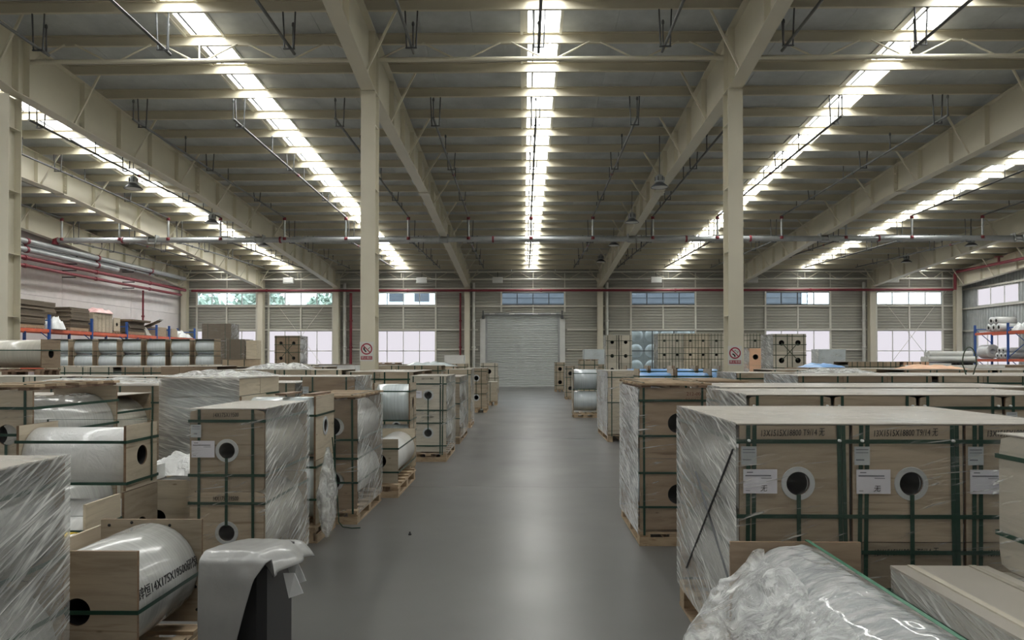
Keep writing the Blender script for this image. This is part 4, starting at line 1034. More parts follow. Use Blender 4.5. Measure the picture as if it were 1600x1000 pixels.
box_carton('grey translucent wrapped panel pack before the frosted window right of four holes', 12.75, 32.0, 0, 1.15, 0.8, 2.1, 'film_grey', 'wrapped_panel_pack', 'package', straps=False, lines=False, wrap=True)
t = box_carton('wide brown crate with two straps and a blue film on top', 6.34, 17.0, 0, 1.12, 1.0, 1.46, 'ply_brown', 'board_crate', 'crate', straps=True, lines=False)
lump('crumpled blue film lying on the wide brown crate', 'blue_film_sheet', 'plastic', (7.0, 17.45, 1.47), (0.9, 0.7, 0.10), 'blue_film', 3)
stack('cluster of strapped kraft cartons right of the wide brown crate', 9.2, 21.0, 0.36, 0.48, 1.0, 4, 3, 0.15, core='none', board='kraft', lod=2, hs=(0.9, 0.75), vs=(0.3, 0.7), smat='strap_dark')
stack('orange-tinted carton cluster beside the strapped kraft cartons', 10.75, 21.0, 0.36, 0.48, 1.0, 2, 3, 0.15, core='none', board='peach', lod=2, hs=(0.9, 0.75), vs=(0.3, 0.7), smat='strap_dark')
for k in range(4):
    stack('board-topped crate trio in the fifth right row, %s from the aisle' % ORD[k], 5.0 + k * 1.85 + (0.8 if k else 0), 14.9, 0.58, 0.62, 0.95 if k == 3 else 1.2, 3 if k else 2, 2, 0.2, board=('ply', 'ply_brown', 'ply_pale', 'ply')[k], wrap='t', vs=(0.1, 0.88), hs=(0.93,), lod=2, link=False, group='fifth row on the right')
lump('pale crumpled film heap on the fourth right row', 'film_heap', 'plastic', (5.3, 12.7, 1.428), (1.1, 0.8, 0.10), 'crinkle', 5)
lump('white plastic sheet on the crates right of the sign column', 'plastic_sheet', 'plastic', (8.5, 15.5, 1.458), (1.2, 0.8, 0.09), 'peach', 8)
for k in range(5):
    stack('wrapped crate pair in the sixth right row, %s from the wide brown crate' % ORD[k], 7.7 + k * 1.3, 17.2, 0.58, 0.62, 1.2, 2, 2, 0.2, board=('ply_pale', 'ply_white', 'ply', 'ply_brown', 'ply')[k], wrap='', vs=(0.1, 0.88), hs=(0.93,), lod=2, link=False, group='sixth row on the right')
box_carton('long white foam slab lying across the sixth right row', 9.3, 17.3, 1.45, 1.9, 0.8, 0.07, 'foam', 'foam_slab', 'package', straps=False, lines=False)
for k in range(6):
    stack('crate pair beyond the kraft cartons, %s from the left' % ORD[k], 11.7 + k * 1.32, 23.0, 0.6, 0.62, 1.2, 2, 2, 0.15, board=('ply_white', 'ply', 'ply_pale', 'ply_brown', 'ply_white', 'ply')[k], lod=2, vs=(0.15, 0.85), hs=(0.9,), link=False, group='seventh row on the right')
box_carton('white foam slab stack on the crates beyond the kraft cartons', 11.8, 23.1, 1.40, 1.5, 0.9, 0.14, 'foam', 'foam_slab', 'package', straps=False, lines=False)
box_carton('dark brown board pile on the crates beyond the kraft cartons', 14.4, 23.1, 1.40, 1.6, 0.9, 0.08, 'ply_brown', 'board_pile', 'package', straps=False, lines=False)
for k in range(5):
    stack('crate pair in front of the right-hand frosted window, %s from the left' % ORD[k], 14.2 + k * 1.34, 27.0, 0.62, 0.63, 1.2, 2, 2, 0.15, board=('ply', 'ply_white', 'ply_brown', 'ply', 'ply_pale')[k], lod=2, vs=(0.15, 0.85), hs=(0.9,), link=False, group='eighth row on the right')
t = thing('film_tube_bundle', 'bundle of white-wrapped tubes on a black pallet, right of the far windows', 'tubes', (14.9, 27.1, 1.42))
MB().box(0.25, 0, 0, 1.6, 0.8, 0.03).box(0.25, 0, 0.10, 1.6, 0.8, 0.14).build('black_pallet', M['black_plastic'], t)
for k in range(9): MB().box(0.28 + k * 0.145, 0.0, 0.03, 0.33 + k * 0.145, 0.8, 0.10).build('pallet_block', M['black_plastic'], t)
for k, (y, z) in enumerate(((0.12, 0.25), (0.36, 0.25), (0.60, 0.25), (0.22, 0.44), (0.47, 0.44))): MB().tube([(-0.1 + 0.03 * k, y, z), (1.62 - 0.02 * k, y, z)], 0.105, 14).build('tube', M['film_white'], t)
for k in range(5):
    stack('far right crate pair in the row before the racks, %s from the left' % ORD[k], 15.8 + k * 1.4, 32.6, 0.62, 0.64, 1.0, 2, 2, 0.15, board=('ply_pale', 'ply_white', 'ply', 'ply_brown', 'ply')[k], lod=2, vs=(0.15, 0.85), hs=(0.9,), core='hole', link=False, group='row before the right racks')

# ================================================================ GOODS beside the aisle, left side
stack('nearest left film-wrapped crate cut by the left edge of the photo', -2.63, 2.0, 0.56, 0.555, 1.3, 1, 2, 0.10, wrap='rt', hs=(0.9, 0.6, 0.38), vs=(), top='sheet', board='ply')
l1 = stack('open film roll between two square boards with handwriting along the roll', -2.43, 3.5, 0.585, 0.585, 0.72, 1, 1, 0.15, core='hole', hr=0.066, board='ply', fmat='film', top='none', hs=(0.5,), vs=(), gap=0.002)
def curved_text(s, size, parent, cx, cz, R, ang, y0, mat):
    o = text(s, size, mat, parent, (0, 0, 0), (0, 0, 0), 'handwriting', 0.0008, 'LEFT')
    me = o.data
    for v in me.vertices:
        a = ang + v.co.y / R
        rr = R + 0.0015 + v.co.z
        v.co = (cx + rr * math.cos(a), y0 + v.co.x, cz + rr * math.sin(a))
    me.update(); return o
curved_text('锌恒14X175X19500研惊', 0.062, l1, 0.2925, 0.4425, 0.2725, math.radians(12), 0.05, M['ink'])
for (x, z) in ((0.05, 0.70), (0.18, 0.715), (0.40, 0.70), (0.55, 0.35), (0.56, 0.22)):
    MB().lathe([(0, -0.002), (0.009, -0.002), (0.009, 0), (0, 0)], 8, 0, (x, 0.72 - 0.018, z), 'y').build('nail_hole', M['hole'], l1)
# grey sheet draped over a black bin
t = thing('black_bin', 'black plastic bin half hidden by the draped grey sheet', 'bin', (-1.45, 3.98, 0))
MB().prism([(-0.12, -0.2), (-0.09, -0.24), (0.09, -0.24), (0.13, -0.2), (0.13, 0.2), (0.09, 0.24), (-0.09, 0.24), (-0.12, 0.2)], 0.0, 0.58, 'z').build('body', M['black_plastic'], t)
MB().prism([(-0.13, -0.22), (-0.1, -0.25), (0.1, -0.25), (0.14, -0.22), (0.14, 0.22), (0.1, 0.25), (-0.1, 0.25), (-0.13, 0.22)], 0.58, 0.61, 'z').build('rim', M['black_plastic'], t)
t = thing('plastic_sheet', 'torn grey plastic sheet draped over the black bin by the left aisle', 'plastic', (-1.44, 3.7, 0))
b = MB(); nu, nv = 44, 44; vs_ = []
for j in range(nv + 1):
    for i in range(nu + 1):
        u, v = i / nu, j / nv                      # u: left to right, v: back over the top and down the front
        prof = [(0.60, 0.60), (0.45, 0.63), (0.2, 0.665), (0.03, 0.675), (-0.035, 0.64), (-0.055, 0.55), (-0.06, 0.35), (-0.05, 0.15), (-0.045, 0.005)]
        k = v * (len(prof) - 1); a = int(min(k, len(prof) - 2)); f = k - a
        y = prof[a][0] * (1 - f) + prof[a + 1][0] * f; z = prof[a][1] * (1 - f) + prof[a + 1][1] * f
        xr = 0.19 - max(0, v - 0.42) * 0.45 if v > 0.42 else 0.22 - 0.03 * math.sin(v * 20)
        x = -0.18 + u * (xr + 0.18)
        dr = max(0, u - 0.7) / 0.3 if v < 0.45 else 0
        z -= 0.10 * dr * dr
        w = mnoise.fractal(Vector((x * 4, v * 3, 2)), 1.0, 2.0, 4) * 0.012
        vs_.append((x, y - w - 0.0, max(0.003, z + w)))
b.add(vs_, [(j * (nu + 1) + i, j * (nu + 1) + i + 1, (j + 1) * (nu + 1) + i + 1, (j + 1) * (nu + 1) + i) for j in range(nv) for i in range(nu)], 0, True)
sh = b.build('sheet', M['sheet_grey'], t); md = sh.modifiers.new('thickness', 'SOLIDIFY'); md.thickness = 0.006
for (x, y, z, r) in ((0.20, 0.30, 0.55, 0.3), (0.23, 0.15, 0.53, -0.5)): MB().hexa([(x - 0.02, y, z - 0.13), (x + 0.05, y + 0.02, z - 0.11), (x + 0.05, y + 0.026, z - 0.11), (x - 0.02, y + 0.006, z - 0.13)], [(x - 0.05, y, z), (x + 0.01, y, z), (x + 0.01, y + 0.006, z), (x - 0.05, y + 0.006, z)]).build('torn_strip', M['white_plastic'], t)

stack('tall near left crate with two grey rings, paper label and handwriting', -2.374, 5.2, 0.538, 0.583, 1.03, 1, 2, 0.13, rc=0.035, hr=0.058, wrap='frt', sheet=True, note='14X175X19500', vs=(0.13, 0.84), hs=(0.93, 0.6, 0.43), fmat='film_beige')
a2 = stack('two rolls with pale end boards facing the aisle behind the near left ringed crate', -2.56, 6.6, 0.64, 0.58, 0.69, 1, 2, 0.16, face='R', hr=0.062, board='ply_pale', fmat='film_blue', top='none', hs=(0.85, 0.45, 0.2), vs=(), link=False)
MB().box(0.05, 0.02, 1.325, 0.6, 0.12, 1.34).box(0.1, 0.3, 1.325, 0.58, 0.40, 1.34).build('top_plank', M['pallet_dark'], a2)
MB().tube([(0.5, -0.02, 0.9), (0.56, -0.05, 0.4), (0.6, -0.06, 0.06), (0.6, -0.10, 0.012), (0.56, -0.2, 0.01), (0.57, -0.28, 0.012)], 0.006, 6).build('loose_strap', M['strap'], a2)
t = thing('film_bag', 'crumpled grey film bag hanging by the pallet behind the ringed left crate', 'plastic', (-1.765, 6.62, 0.06))
b = MB(); vs_ = []; n, m = 36, 30
for j in range(m + 1):
    for i in range(n):
        a = 2 * PI * i / n; v = j / m; r = math.sin(PI * min(0.98, max(0.02, v))) ** 0.6 * (1 - 0.35 * v)
        w = mnoise.fractal(Vector((math.cos(a) * 2, math.sin(a) * 2, v * 5)), 1.0, 2.0, 4) * 0.22
        vs_.append((0.075 * r * (1 + w) * math.cos(a), 0.26 * r * (1 + w) * math.sin(a), v * 0.80))
b.add(vs_, [(j * n + i, j * n + (i + 1) % n, (j + 1) * n + (i + 1) % n, (j + 1) * n + i) for j in range(m) for i in range(n)], 0, True)
b.build('bag', M['crinkle'], t)
stack('tall brown plank-topped crate with black holes on the left aisle edge', -2.22, 7.38, 0.55, 0.55, 1.25, 1, 2, 0.15, core='hole', hr=0.09, hx=0.05, board='ply_brown', wrap='rf', top='planks', hs=(0.63, 0.46, 0.24), vs=(0.9,), sheet=True, fmat='film_white')
stack('low open white roll between boards on a pallet by the left aisle', -1.96, 8.8, 0.46, 0.53, 1.40, 1, 1, 0.17, core='hole', hr=0.085, board='ply_pale', fmat='film_white', top='none', hs=(0.78, 0.25), vs=(), R=0.225)
stack('two bare pale rolls one over the other behind the low open roll', -2.12, 10.35, 0.6, 0.585, 0.52, 1, 2, 0.15, face='R', core='hole', board='ply', fmat='film_blue', top='none', hs=(0.9, 0.55, 0.4), vs=(), lod=1)
stack('tall whitish crate with two ringed holes and paper label mid left aisle', -1.84, 11.9, 0.59, 0.61, 1.5, 1, 2, 0.16, hr=0.062, board='ply_white', wrap='frt', sheet=True, note='13X1515X18800', vs=(0.09, 0.84, 0.91), hs=(0.9, 0.55, 0.38, 0.08), lod=0)
a7 = stack('wrapped crate with a blue roll end behind the whitish ringed crate', -1.80, 14.4, 0.55, 0.58, 2.0, 1, 2, 0.15, core='hole', board='ply', wrap='rf', hs=(0.9, 0.55, 0.3), vs=(0.7,), lod=1, link=False)
MB().lathe([(0.05, -0.02), (0.21, -0.02), (0.21, 0.0), (0.05, 0.0)], 24, 0, (0.22, 0, 0.45), 'y').build('blue_roll_end', M['blue_film'], a7)
stack('strapped board crate standing next past the blue roll end', -1.88, 17.8, 0.6, 0.63, 1.2, 1, 2, 0.15, core='hole', board='ply_pale', wrap='rt', lod=1, hs=(0.9,), vs=(0.1, 0.88))
stack('brown crate with two small ringed holes on the left aisle edge', -1.80, 23.0, 0.64, 0.61, 1.3, 1, 2, 0.16, core='ring', hr=0.075, board='ply', lod=1, hs=(0.92, 0.6, 0.35), vs=(0.75,), smat='strap_dark')
stack('low wrapped crate past the brown crate with small rings', -1.46, 26.6, 0.5, 0.68, 0.9, 1, 1, 0.16, core='none', board='ply_pale', wrap='frt', lod=1, hs=(), vs=(0.5,))
stack('whitish crate with one black hole farthest on the left aisle edge', -1.75, 30.0, 0.68, 0.68, 1.0, 1, 2, 0.15, core='hole', hr=0.095, board='ply_white', lod=2, hs=(0.9, 0.55), vs=(0.15, 0.85), smat='strap_dark')
stack('low crate right before the shutter on the left', -1.85, 36.5, 0.6, 0.7, 0.8, 1, 1, 0.15, core='hole', board='ply_pale', lod=2, hs=(0.8,), vs=(0.5,))

# left, second line
stack('plank-topped wrapped crate at the left photo edge behind the nearest one', -4.05, 5.2, 0.55, 0.635, 1.1, 1, 2, 0.16, core='hole', hr=0.075, hx=0.09, board='ply_pale', wrap='f', top='planks', hs=(0.9, 0.75), vs=(0.9,))
stack('pair of brown boards with half hidden grey rings left of the big bluish roll', -4.80, 6.6, 0.56, 0.585, 0.62, 2, 2, 0.15, rc=0.02, hr=0.062, wrap='f', hs=(0.87, 0.5), vs=(0.15, 0.87), fmat='film_beige', link=False)
l4 = stack('upper white-wrapped roll on two boards facing right, left of the ringed crate', -3.48, 5.0, 0.43, 0.45, 0.76, 1, 1, 0.0, z0=0.748, face='R', core='hole', hr=0.07, board='ply_pale', fmat='foam', top='none', hs=(0.75, 0.12), vs=(0.8,))
stack('lower roll crate directly beneath the upper white-wrapped roll', -3.48, 4.98, 0.46, 0.595, 0.76, 1, 1, 0.15, face='R', core='hole', board='ply', fmat='film_white', top='none', hs=(), vs=())
stack('low white roll with grey-edged board before the upper white-wrapped roll', -3.48, 4.54, 0.40, 0.60, 0.76, 1, 1, 0.15, face='R', core='none', board='ply_pale', fmat='film_white', top='none', hs=(0.72,), vs=())
l6 = stack('low white roll with a yellow tape band beside the handwritten roll', -3.2, 3.95, 0.50, 0.53, 0.72, 1, 1, 0.15, face='R', core='none', board='ply', fmat='film_white', top='none', hs=(), vs=())
MB().lathe([(0.233, 0.62), (0.237, 0.62), (0.237, 0.68), (0.233, 0.68)], 32, 0, (0.25, -0.5, 0.415), 'y').build('yellow_tape', M['yellow_tape'], l6)
stack('square pale board with a black core seen left of the near ringed crate', -3.09, 5.6, 0.58, 0.58, 0.75, 1, 1, 0.15, core='hole', hr=0.062, board='ply_pale', top='none', hs=(), vs=())
lump('white plastic bag heap on the square pale board crate', 'plastic_bag', 'plastic', (-2.80, 6.02, 0.735), (0.44, 0.52, 0.17), 'crinkle_white', 4, rough=0.35)
box_carton('small white foam block beside the white bag heap', -2.94, 5.605, 0.732, 0.13, 0.13, 0.11, 'foam', 'foam_block', 'box', straps=False, lines=False)
stack('big pale-blue wrapped roll stack with boards facing the aisle, second left line', -3.72, 7.5, 0.62, 0.65, 0.80, 2, 2, 0.15, face='R', core='hole', hr=0.06, board='ply_pale', fmat='film_blue', wrap='lt', hs=(0.86, 0.45), vs=(), link=False)
lump('crumpled clear film on top of the big pale-blue roll stack', 'film_heap', 'plastic', (-3.3, 8.1, 1.468), (0.85, 1.15, 0.075), 'crinkle', 2)
stack('wrapped crate with a small white label beside the left sign column', -2.81, 9.3, 0.67, 0.635, 1.0, 1, 2, 0.16, hr=0.062, board='ply_brown', wrap='frt', sheet=True, hs=(0.85,), vs=(0.2, 0.84), lod=1)
stack('silver-wrapped crate left of the small white label crate', -3.60, 9.3, 0.7, 0.60, 1.0, 1, 2, 0.15, board='ply', wrap='frt', hs=(0.85,), vs=(0.2, 0.84), lod=1)
stack('clear-topped crate row behind the two brown ringed boards', -5.65, 8.0, 0.56, 0.60, 1.0, 3, 2, 0.16, board='ply', wrap='ft', hs=(0.85,), vs=(0.2, 0.84), lod=1)
lump('crumpled clear film over the row behind the brown ringed boards', 'film_heap', 'plastic', (-4.8, 8.5, 1.385), (1.65, 0.9, 0.06), 'crinkle', 6)
# left, farther rows
for k in range(3):
    stack('crate trio in the fourth left row, %s from the left sign column' % ORD[k], (-4.95, -6.75, -8.6)[k], 11.0, 0.57, 0.615, 1.1, 3, 2, 0.16, board=('ply_brown', 'ply', 'ply_white')[k], wrap='t' if k else 'ft', hs=(0.9,), vs=(0.15, 0.85), lod=2, link=False, group='fourth row on the left')
for k in range(2):
    stack('board-topped crate pair left of the whitish ringed crate, %s row' % ('nearer' if k == 0 else 'farther'), -3.15, 13.0 + 1.45 * k, 0.6, 0.635, 1.2, 2, 2, 0.16, board=('ply', 'ply_brown')[k], wrap='t', hs=(0.9,), vs=(0.15, 0.85), lod=2, link=False)
stack('wide brown board crate behind the big pale-blue roll stack', -6.95, 14.0, 0.36, 0.68, 1.0, 3, 2, 0.16, core='none', board='ply_brown', hs=(), vs=(), lod=2, link=False)
stack('wrapped crate trio right of the wide brown board crate', -5.6, 13.4, 0.57, 0.65, 1.1, 4, 2, 0.16, board='ply_pale', wrap='t', hs=(0.9,), vs=(0.15, 0.85), lod=2, link=False)
lump('grey film heap on the trio right of the wide brown board crate', 'film_heap', 'plastic', (-4.6, 13.9, 1.475), (1.1, 0.8, 0.12), 'crinkle', 9)
for k in range(3):
    stack('wrapped crate pair in the fifth left row, %s from the left' % ORD[k], -10.6 + k * 1.3 + (0.1 if k else 0), 16.7, 0.6, 0.66, 1.1, 2, 2, 0.16, core='none', board=('ply_white', 'kraft', 'ply_pale')[k], wrap='f' if k == 1 else '', hs=(0.9,), vs=(0.15, 0.85), lod=2, link=False, group='fifth row on the left')
for k in range(2):
    stack('brown-topped crate pair beyond the wide brown board crate, %s' % ('left one' if k == 0 else 'right one'), -7.6 + k * 1.5, 18.1, 0.62, 0.66, 1.0, 2, 2, 0.15, board=('kraft', 'ply')[k], hs=(0.9,), vs=(0.15, 0.85), lod=2, link=False)
box_carton('flat grey-brown carton with a wide lid on the brown-topped pair', -7.45, 18.1, 1.478, 0.68, 0.7, 0.17, 'kraft', top='kraft_dark')
stack('long crate row of three far left of the strapped aisle crate', -4.05, 19.6, 0.62, 0.67, 1.0, 3, 2, 0.15, board='ply', hs=(0.9,), vs=(0.15, 0.85), lod=2, link=False)
for k in range(2): box_carton('white carton with a dark lid behind the left sign column, %s' % ('left one' if k == 0 else 'right one'), -5.75 + k * 0.52, 20.6, 0.0, 0.48, 0.7, 1.50, 'white_plastic', straps=False, top='kraft_dark')
for k in range(3):
    stack('far left crate pair in the sixth row, %s from the left' % ORD[k], -10.2 + k * 1.35, 22.0, 0.62, 0.67, 1.0, 2, 2, 0.15, board=('ply_pale', 'ply_brown', 'ply_white')[k], hs=(0.9,), vs=(0.15, 0.85), lod=2, link=False, group='sixth row on the left')
stack('crate trio under the bluish white film left of the aisle', -4.0, 24.0, 0.6, 0.64, 1.0, 3, 2, 0.15, board='ply', hs=(0.9,), vs=(0.15, 0.85), lod=2, link=False)
lump('bluish white film sheet spread on the far left crate trio', 'film_sheet', 'plastic', (-3.1, 24.5, 1.44), (1.7, 0.9, 0.14), 'film_blue', 12)
stack('dark plank-topped crate pair far behind the left sign column', -5.3, 26.0, 0.42, 0.68, 1.0, 2, 2, 0.15, board='ply_brown', core='none', top='planks', hs=(), vs=(), lod=2)
for k in range(4):
    stack('distant crate pair before the left frosted windows, %s from the left' % ORD[k], -9.6 + k * 1.4, 28.2 + (0.3 if k == 3 else 0), 0.64, 0.66, 1.0, 2, 2, 0.15, board=('ply', 'ply_white', 'ply_pale', 'ply')[k], hs=(0.9,), vs=(0.15, 0.85), lod=2, link=False, core='hole', group='distant row before the left windows')
stack('crate pair carrying the white wrapped block near the red riser', -3.4, 31.0, 0.5, 0.66, 1.0, 2, 2, 0.15, board='ply_pale', hs=(0.9,), vs=(0.15, 0.85), lod=2, link=False, core='hole')
box_carton('white film-wrapped block on the crate pair near the red riser', -3.35, 31.1, 1.482, 0.82, 0.8, 0.36, 'film_white', 'wrapped_block', 'package', straps=False, lines=False)
for k in range(5):
    stack('crate pair in the long row before the grey roll columns, %s from the left' % ORD[k], -16.6 + k * 1.3, 25.2, 0.62, 0.64, 1.1, 2, 2, 0.15, board=('ply_pale', 'ply_brown', 'kraft', 'ply', 'ply_brown')[k], core='none', hs=(0.9,), vs=(0.15, 0.85), lod=2, link=False, group='row before the grey roll columns')
for k in range(7):
    stack('tall column of grey film rolls along the left, %s from the left' % ORD[k], -18.24 + k * 0.94, 28.0, 0.6, 0.575, 0.76, 1, 4, 0.14, face='R', core='none', board='kraft', R=0.284, fmat='film_grey', hs=(0.55, 0.72, 0.8, 0.97), vs=(), lod=2, smat='strap_dark', group='grey roll columns', name='grey_roll_column')
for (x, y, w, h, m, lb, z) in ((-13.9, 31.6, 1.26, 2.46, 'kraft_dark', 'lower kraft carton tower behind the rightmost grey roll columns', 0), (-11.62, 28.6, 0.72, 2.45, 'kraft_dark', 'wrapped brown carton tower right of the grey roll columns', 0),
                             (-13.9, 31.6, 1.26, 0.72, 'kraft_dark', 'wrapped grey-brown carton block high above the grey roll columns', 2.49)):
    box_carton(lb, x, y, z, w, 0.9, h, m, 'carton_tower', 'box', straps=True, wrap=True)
box_carton('beige upright carton panel right of the wrapped brown tower', -10.85, 28.6, 0, 0.42, 0.5, 2.4, 'ply_pale', 'carton_tower', 'box', straps=False)
f2 = stack('tall four-holed brown crate with crossed straps before the left frosted window', -10.54, 31.0, 0.54, 0.63, 1.1, 2, 4, 0.14, core='hole', hr=0.075, board='ply_brown', lod=2, hs=(0.52, 0.72, 0.85, 0.98), vs=(0.12, 0.88), smat='strap_dark', wrap='r', link=False)
for (xa, za, xb, zb) in ((0.27, 1.72, 0.81, 2.35), (0.27, 2.35, 0.81, 1.72)): MB().bar((xa, -0.012, za), (xb, -0.012, zb), 0.003, 0.025).build('cross_strap', M['strap_dark'], f2)
stack('plank-topped crate pair under the long grey-green roll at the left', -10.75, 13.9, 0.75, 0.56, 0.75, 2, 2, 0.16, core='none', board='ply_brown', top='planks', hs=(), vs=(), lod=2)
stack('long grey-green roll on a timber pallet high at the left edge', -10.65, 13.95, 0.58, 0.56, 1.42, 1, 1, 0.16, z0=1.324, face='R', core='hole', board='ply_brown', fmat='film_beige', top='none', hs=(0.62,), vs=(), lod=1, R=0.272, pal='pallet_dark')

# ================================================================ RACKS
def rack(label, x0, x1, ys, zs, top):
    t = thing('pallet_rack', label, 'rack', (x0, ys[0], 0))
    for y in ys:
        for x in (0, x1 - x0):
            MB().box(x - 0.045, y - ys[0] - 0.04, 0, x + 0.045, y - ys[0] + 0.04, top).build('upright', M['rack_blue'], t)
        n = 4
        for k in range(n):
            za, zb = 0.2 + k * (top - 0.4) / n, 0.2 + (k + 1) * (top - 0.4) / n
            p, q = ((0, za), (x1 - x0, zb)) if k % 2 == 0 else ((x1 - x0, za), (0, zb))
            MB().bar((p[0], y - ys[0], p[1]), (q[0], y - ys[0], q[1]), 0.03, 0.03).build('diagonal', M['rack_blue'], t)
        MB().box(0.04, y - ys[0] - 0.02, top - 0.25, x1 - x0 - 0.04, y - ys[0] + 0.02, top - 0.2).build('tie', M['rack_blue'], t)
    for a, c in zip(ys, ys[1:]):
        for z in zs:
            for x in (-0.03, x1 - x0 - 0.02): MB().box(x, a - ys[0] + 0.042, z - 0.065, x + 0.05, c - ys[0] - 0.042, z + 0.065).build('beam', M['rack_orange'], t)
            for f in (0.12, 0.3, 0.5, 0.7, 0.88):
                y = a + (c - a) * f - ys[0]; MB().box(-0.025, y - 0.03, z + 0.066, x1 - x0 + 0.025, y + 0.03, z + 0.085).build('cross_bar', M['galv'], t)
    return t
LY = [26.2, 29.1, 32.0, 34.85, 37.7, 39.05, 42.1]
rack('long orange and blue pallet rack along the white left wall', -19.95, -18.95, LY, (1.3, 2.8), 3.45)
zs_ = 2.886
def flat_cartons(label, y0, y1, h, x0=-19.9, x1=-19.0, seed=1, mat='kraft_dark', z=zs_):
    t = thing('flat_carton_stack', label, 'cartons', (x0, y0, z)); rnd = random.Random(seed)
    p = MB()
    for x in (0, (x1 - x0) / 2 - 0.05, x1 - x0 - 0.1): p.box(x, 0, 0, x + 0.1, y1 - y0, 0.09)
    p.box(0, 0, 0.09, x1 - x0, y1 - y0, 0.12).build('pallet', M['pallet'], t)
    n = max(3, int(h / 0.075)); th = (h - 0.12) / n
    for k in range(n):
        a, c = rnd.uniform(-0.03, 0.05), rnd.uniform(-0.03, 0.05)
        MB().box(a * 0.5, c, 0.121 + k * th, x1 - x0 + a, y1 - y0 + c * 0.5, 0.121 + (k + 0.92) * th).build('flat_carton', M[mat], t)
flat_cartons('tallest dark flat carton stack on the left rack beside the near column', 27.3, 28.9, 1.08, seed=1)
flat_cartons('dark flat carton stack second on the left rack, low at its front', 29.4, 30.2, 1.12, x1=-19.42, seed=2)
lump('white plastic bag lying on the left rack before flat cartons', 'plastic_bag', 'plastic', (-19.05, 29.55, zs_ + 0.0), (0.6, 0.72, 0.55), 'white_plastic', 7)
flat_cartons('flat carton stack right of the white bag on the left rack', 30.55, 31.85, 0.98, seed=3)
t = box_carton('beige slatted carton block with straps on the left rack', -19.85, 32.2, zs_, 0.85, 1.5, 0.86, 'ply_pale', straps=False)
for k in range(5): MB().box(0.853, 0.04 + k * 0.3, 0.02, 0.865, 0.28 + k * 0.3, 0.84).build('slat_board', M['ply_pale'], t)
for k in range(3): MB().box(0.03 + k * 0.28, -0.012, 0.02, 0.27 + k * 0.28, -0.001, 0.84).build('slat_board', M['ply_pale'], t)
lump('pink plastic sheet on the beige slatted block of the left rack', 'plastic_sheet', 'plastic', (-19.35, 32.95, zs_ + 0.862), (0.9, 1.4, 0.28), 'pink_plastic', 11)
stack('short roll with a pale board standing on the left rack', -19.8, 33.9, 0.55, 0.62, 0.75, 1, 1, 0.1, z0=zs_, face='R', core='hole', board='ply_pale', fmat='film_beige', top='none', hs=(), vs=(), lod=2)
flat_cartons('dark flat cartons under a wide board on the left rack', 35.1, 36.6, 0.60, seed=4)
t = thing('board_pile', 'dark wide overhanging board on the left rack carton stack', 'board', (-19.9, 34.98, zs_ + 0.612)); MB().box(0, 0, 0, 1.05, 1.9, 0.035).build('lower_board', M['edge'], t); MB().box(0.05, 0.1, 0.036, 1.1, 1.85, 0.10).build('upper_board', M['kraft_dark'], t)
lump('beige sack beside the dark flat cartons of the left rack', 'sack', 'sack', (-19.3, 36.95, zs_), (0.7, 0.5, 0.5), 'top', 15)
t = box_carton('grey box under tilted sheets on the left rack', -19.8, 37.85, zs_, 0.8, 1.0, 0.46, 'kraft', straps=False)
for k, a in enumerate((0.25, 0.33, 0.42)): MB().bar((0.1, 0.05 + k * 0.2, 0.47 + 0.0), (0.78, 0.1 + k * 0.22, 0.47 + a), 0.6, 0.012).build('tilted_sheet', M['white_plastic' if k == 2 else 'kraft_dark'], t)
box_carton('small beige carton near the far end of the left rack', -19.7, 39.4, zs_, 0.7, 0.7, 0.44, 'ply_pale', straps=False)
lump('white plastic film hanging over the far end of the left rack', 'plastic_sheet', 'plastic', (-19.4, 41.1, zs_), (0.95, 1.4, 0.42), 'white_plastic', 19)

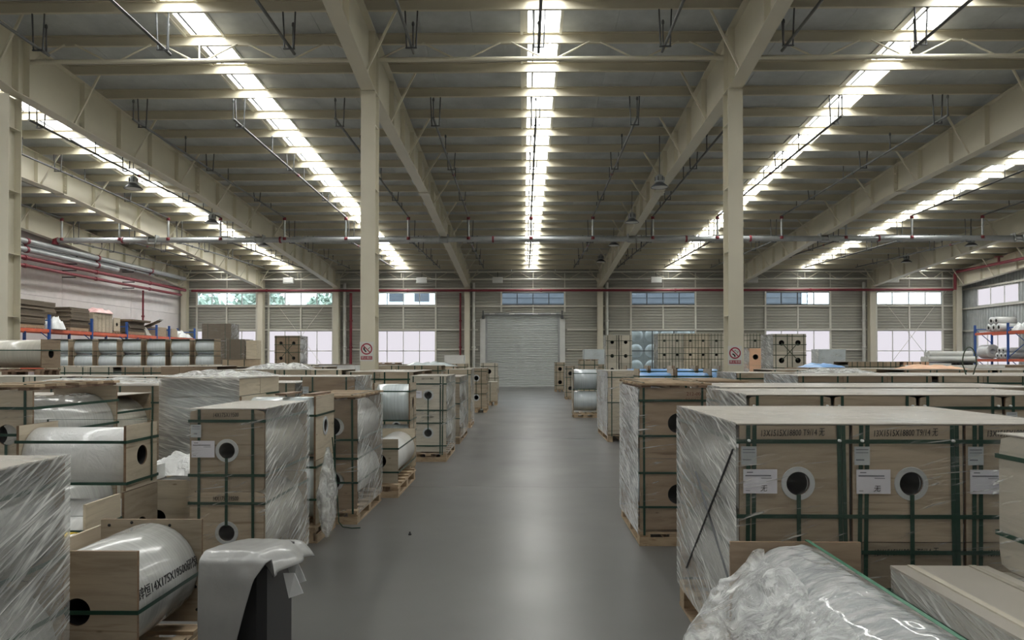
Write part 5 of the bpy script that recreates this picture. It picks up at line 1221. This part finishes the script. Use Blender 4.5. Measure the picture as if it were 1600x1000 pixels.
RY = [32.0, 34.65, 37.3, 40.0]
rack('orange and blue rack of white rolls by the right wall', 24.3, 25.2, RY, (1.62, 3.02), 3.5)
def tubes(label, x, y, z, L, r, n, ang, mat='film_white', hollow=True):
    t = thing('film_roll_pile', label, 'rolls', (x, y, z), ang)
    for k in range(n):
        row = 0 if k < (n + 1) // 2 else 1; i = k if row == 0 else k - (n + 1) // 2
        yy = (i + 0.5 * row) * 2.05 * r; zz = r + row * 1.75 * r
        MB().lathe([(r * 0.45, 0), (r, 0), (r, L), (r * 0.45, L), (r * 0.45, 0)], 16, 0, (0, yy, zz), 'x').build('roll', M[mat], t)
        MB().lathe([(0, L * 0.02), (r * 0.449, L * 0.02), (r * 0.449, L * 0.98), (0, L * 0.98)], 12, 0, (0, yy, zz), 'x').build('core', M['hole'], t)
    return t
tubes('white wrapped roll pile on the upper shelf of the right rack, far bay', 24.28, 38.0, 3.108, 0.95, 0.2, 5, 0)
tubes('white wrapped roll pile on the upper shelf of the right rack, near bay', 24.28, 34.9, 3.108, 0.95, 0.24, 5, 0)
tubes('slim white tube pile on the lower shelf of the right rack, near bay', 24.28, 34.85, 1.708, 0.95, 0.14, 7, 0)
tubes('slim white tube pile on the lower shelf of the right rack, far bay', 24.28, 37.5, 1.708, 0.95, 0.15, 5, 0)
t = thing('hollow_roll', 'large hollow white foam roll at the far end of the right rack', 'roll', (24.62, 39.0, 1.708))
MB().lathe([(0.14, 0), (0.36, 0), (0.37, 0.02), (0.37, 0.78), (0.36, 0.8), (0.14, 0.8), (0.14, 0)], 28, 0, (0, 0, 0.372), 'y').build('roll', M['foam'], t)
lump('torn white film hanging on the upper rolls of the right rack', 'plastic_sheet', 'plastic', (24.75, 36.9, 3.108), (0.8, 0.5, 0.42), 'white_plastic', 23)
# a bolt lying on the aisle floor
t = thing('bolt', 'tiny dark bolt lying on the aisle floor', 'bolt', (-1.07, 6.93, 0.0))
MB().lathe([(0, 0), (0.014, 0), (0.014, 0.012), (0.008, 0.013), (0.008, 0.03), (0, 0.03)], 8).build('body', M['hole'], t)
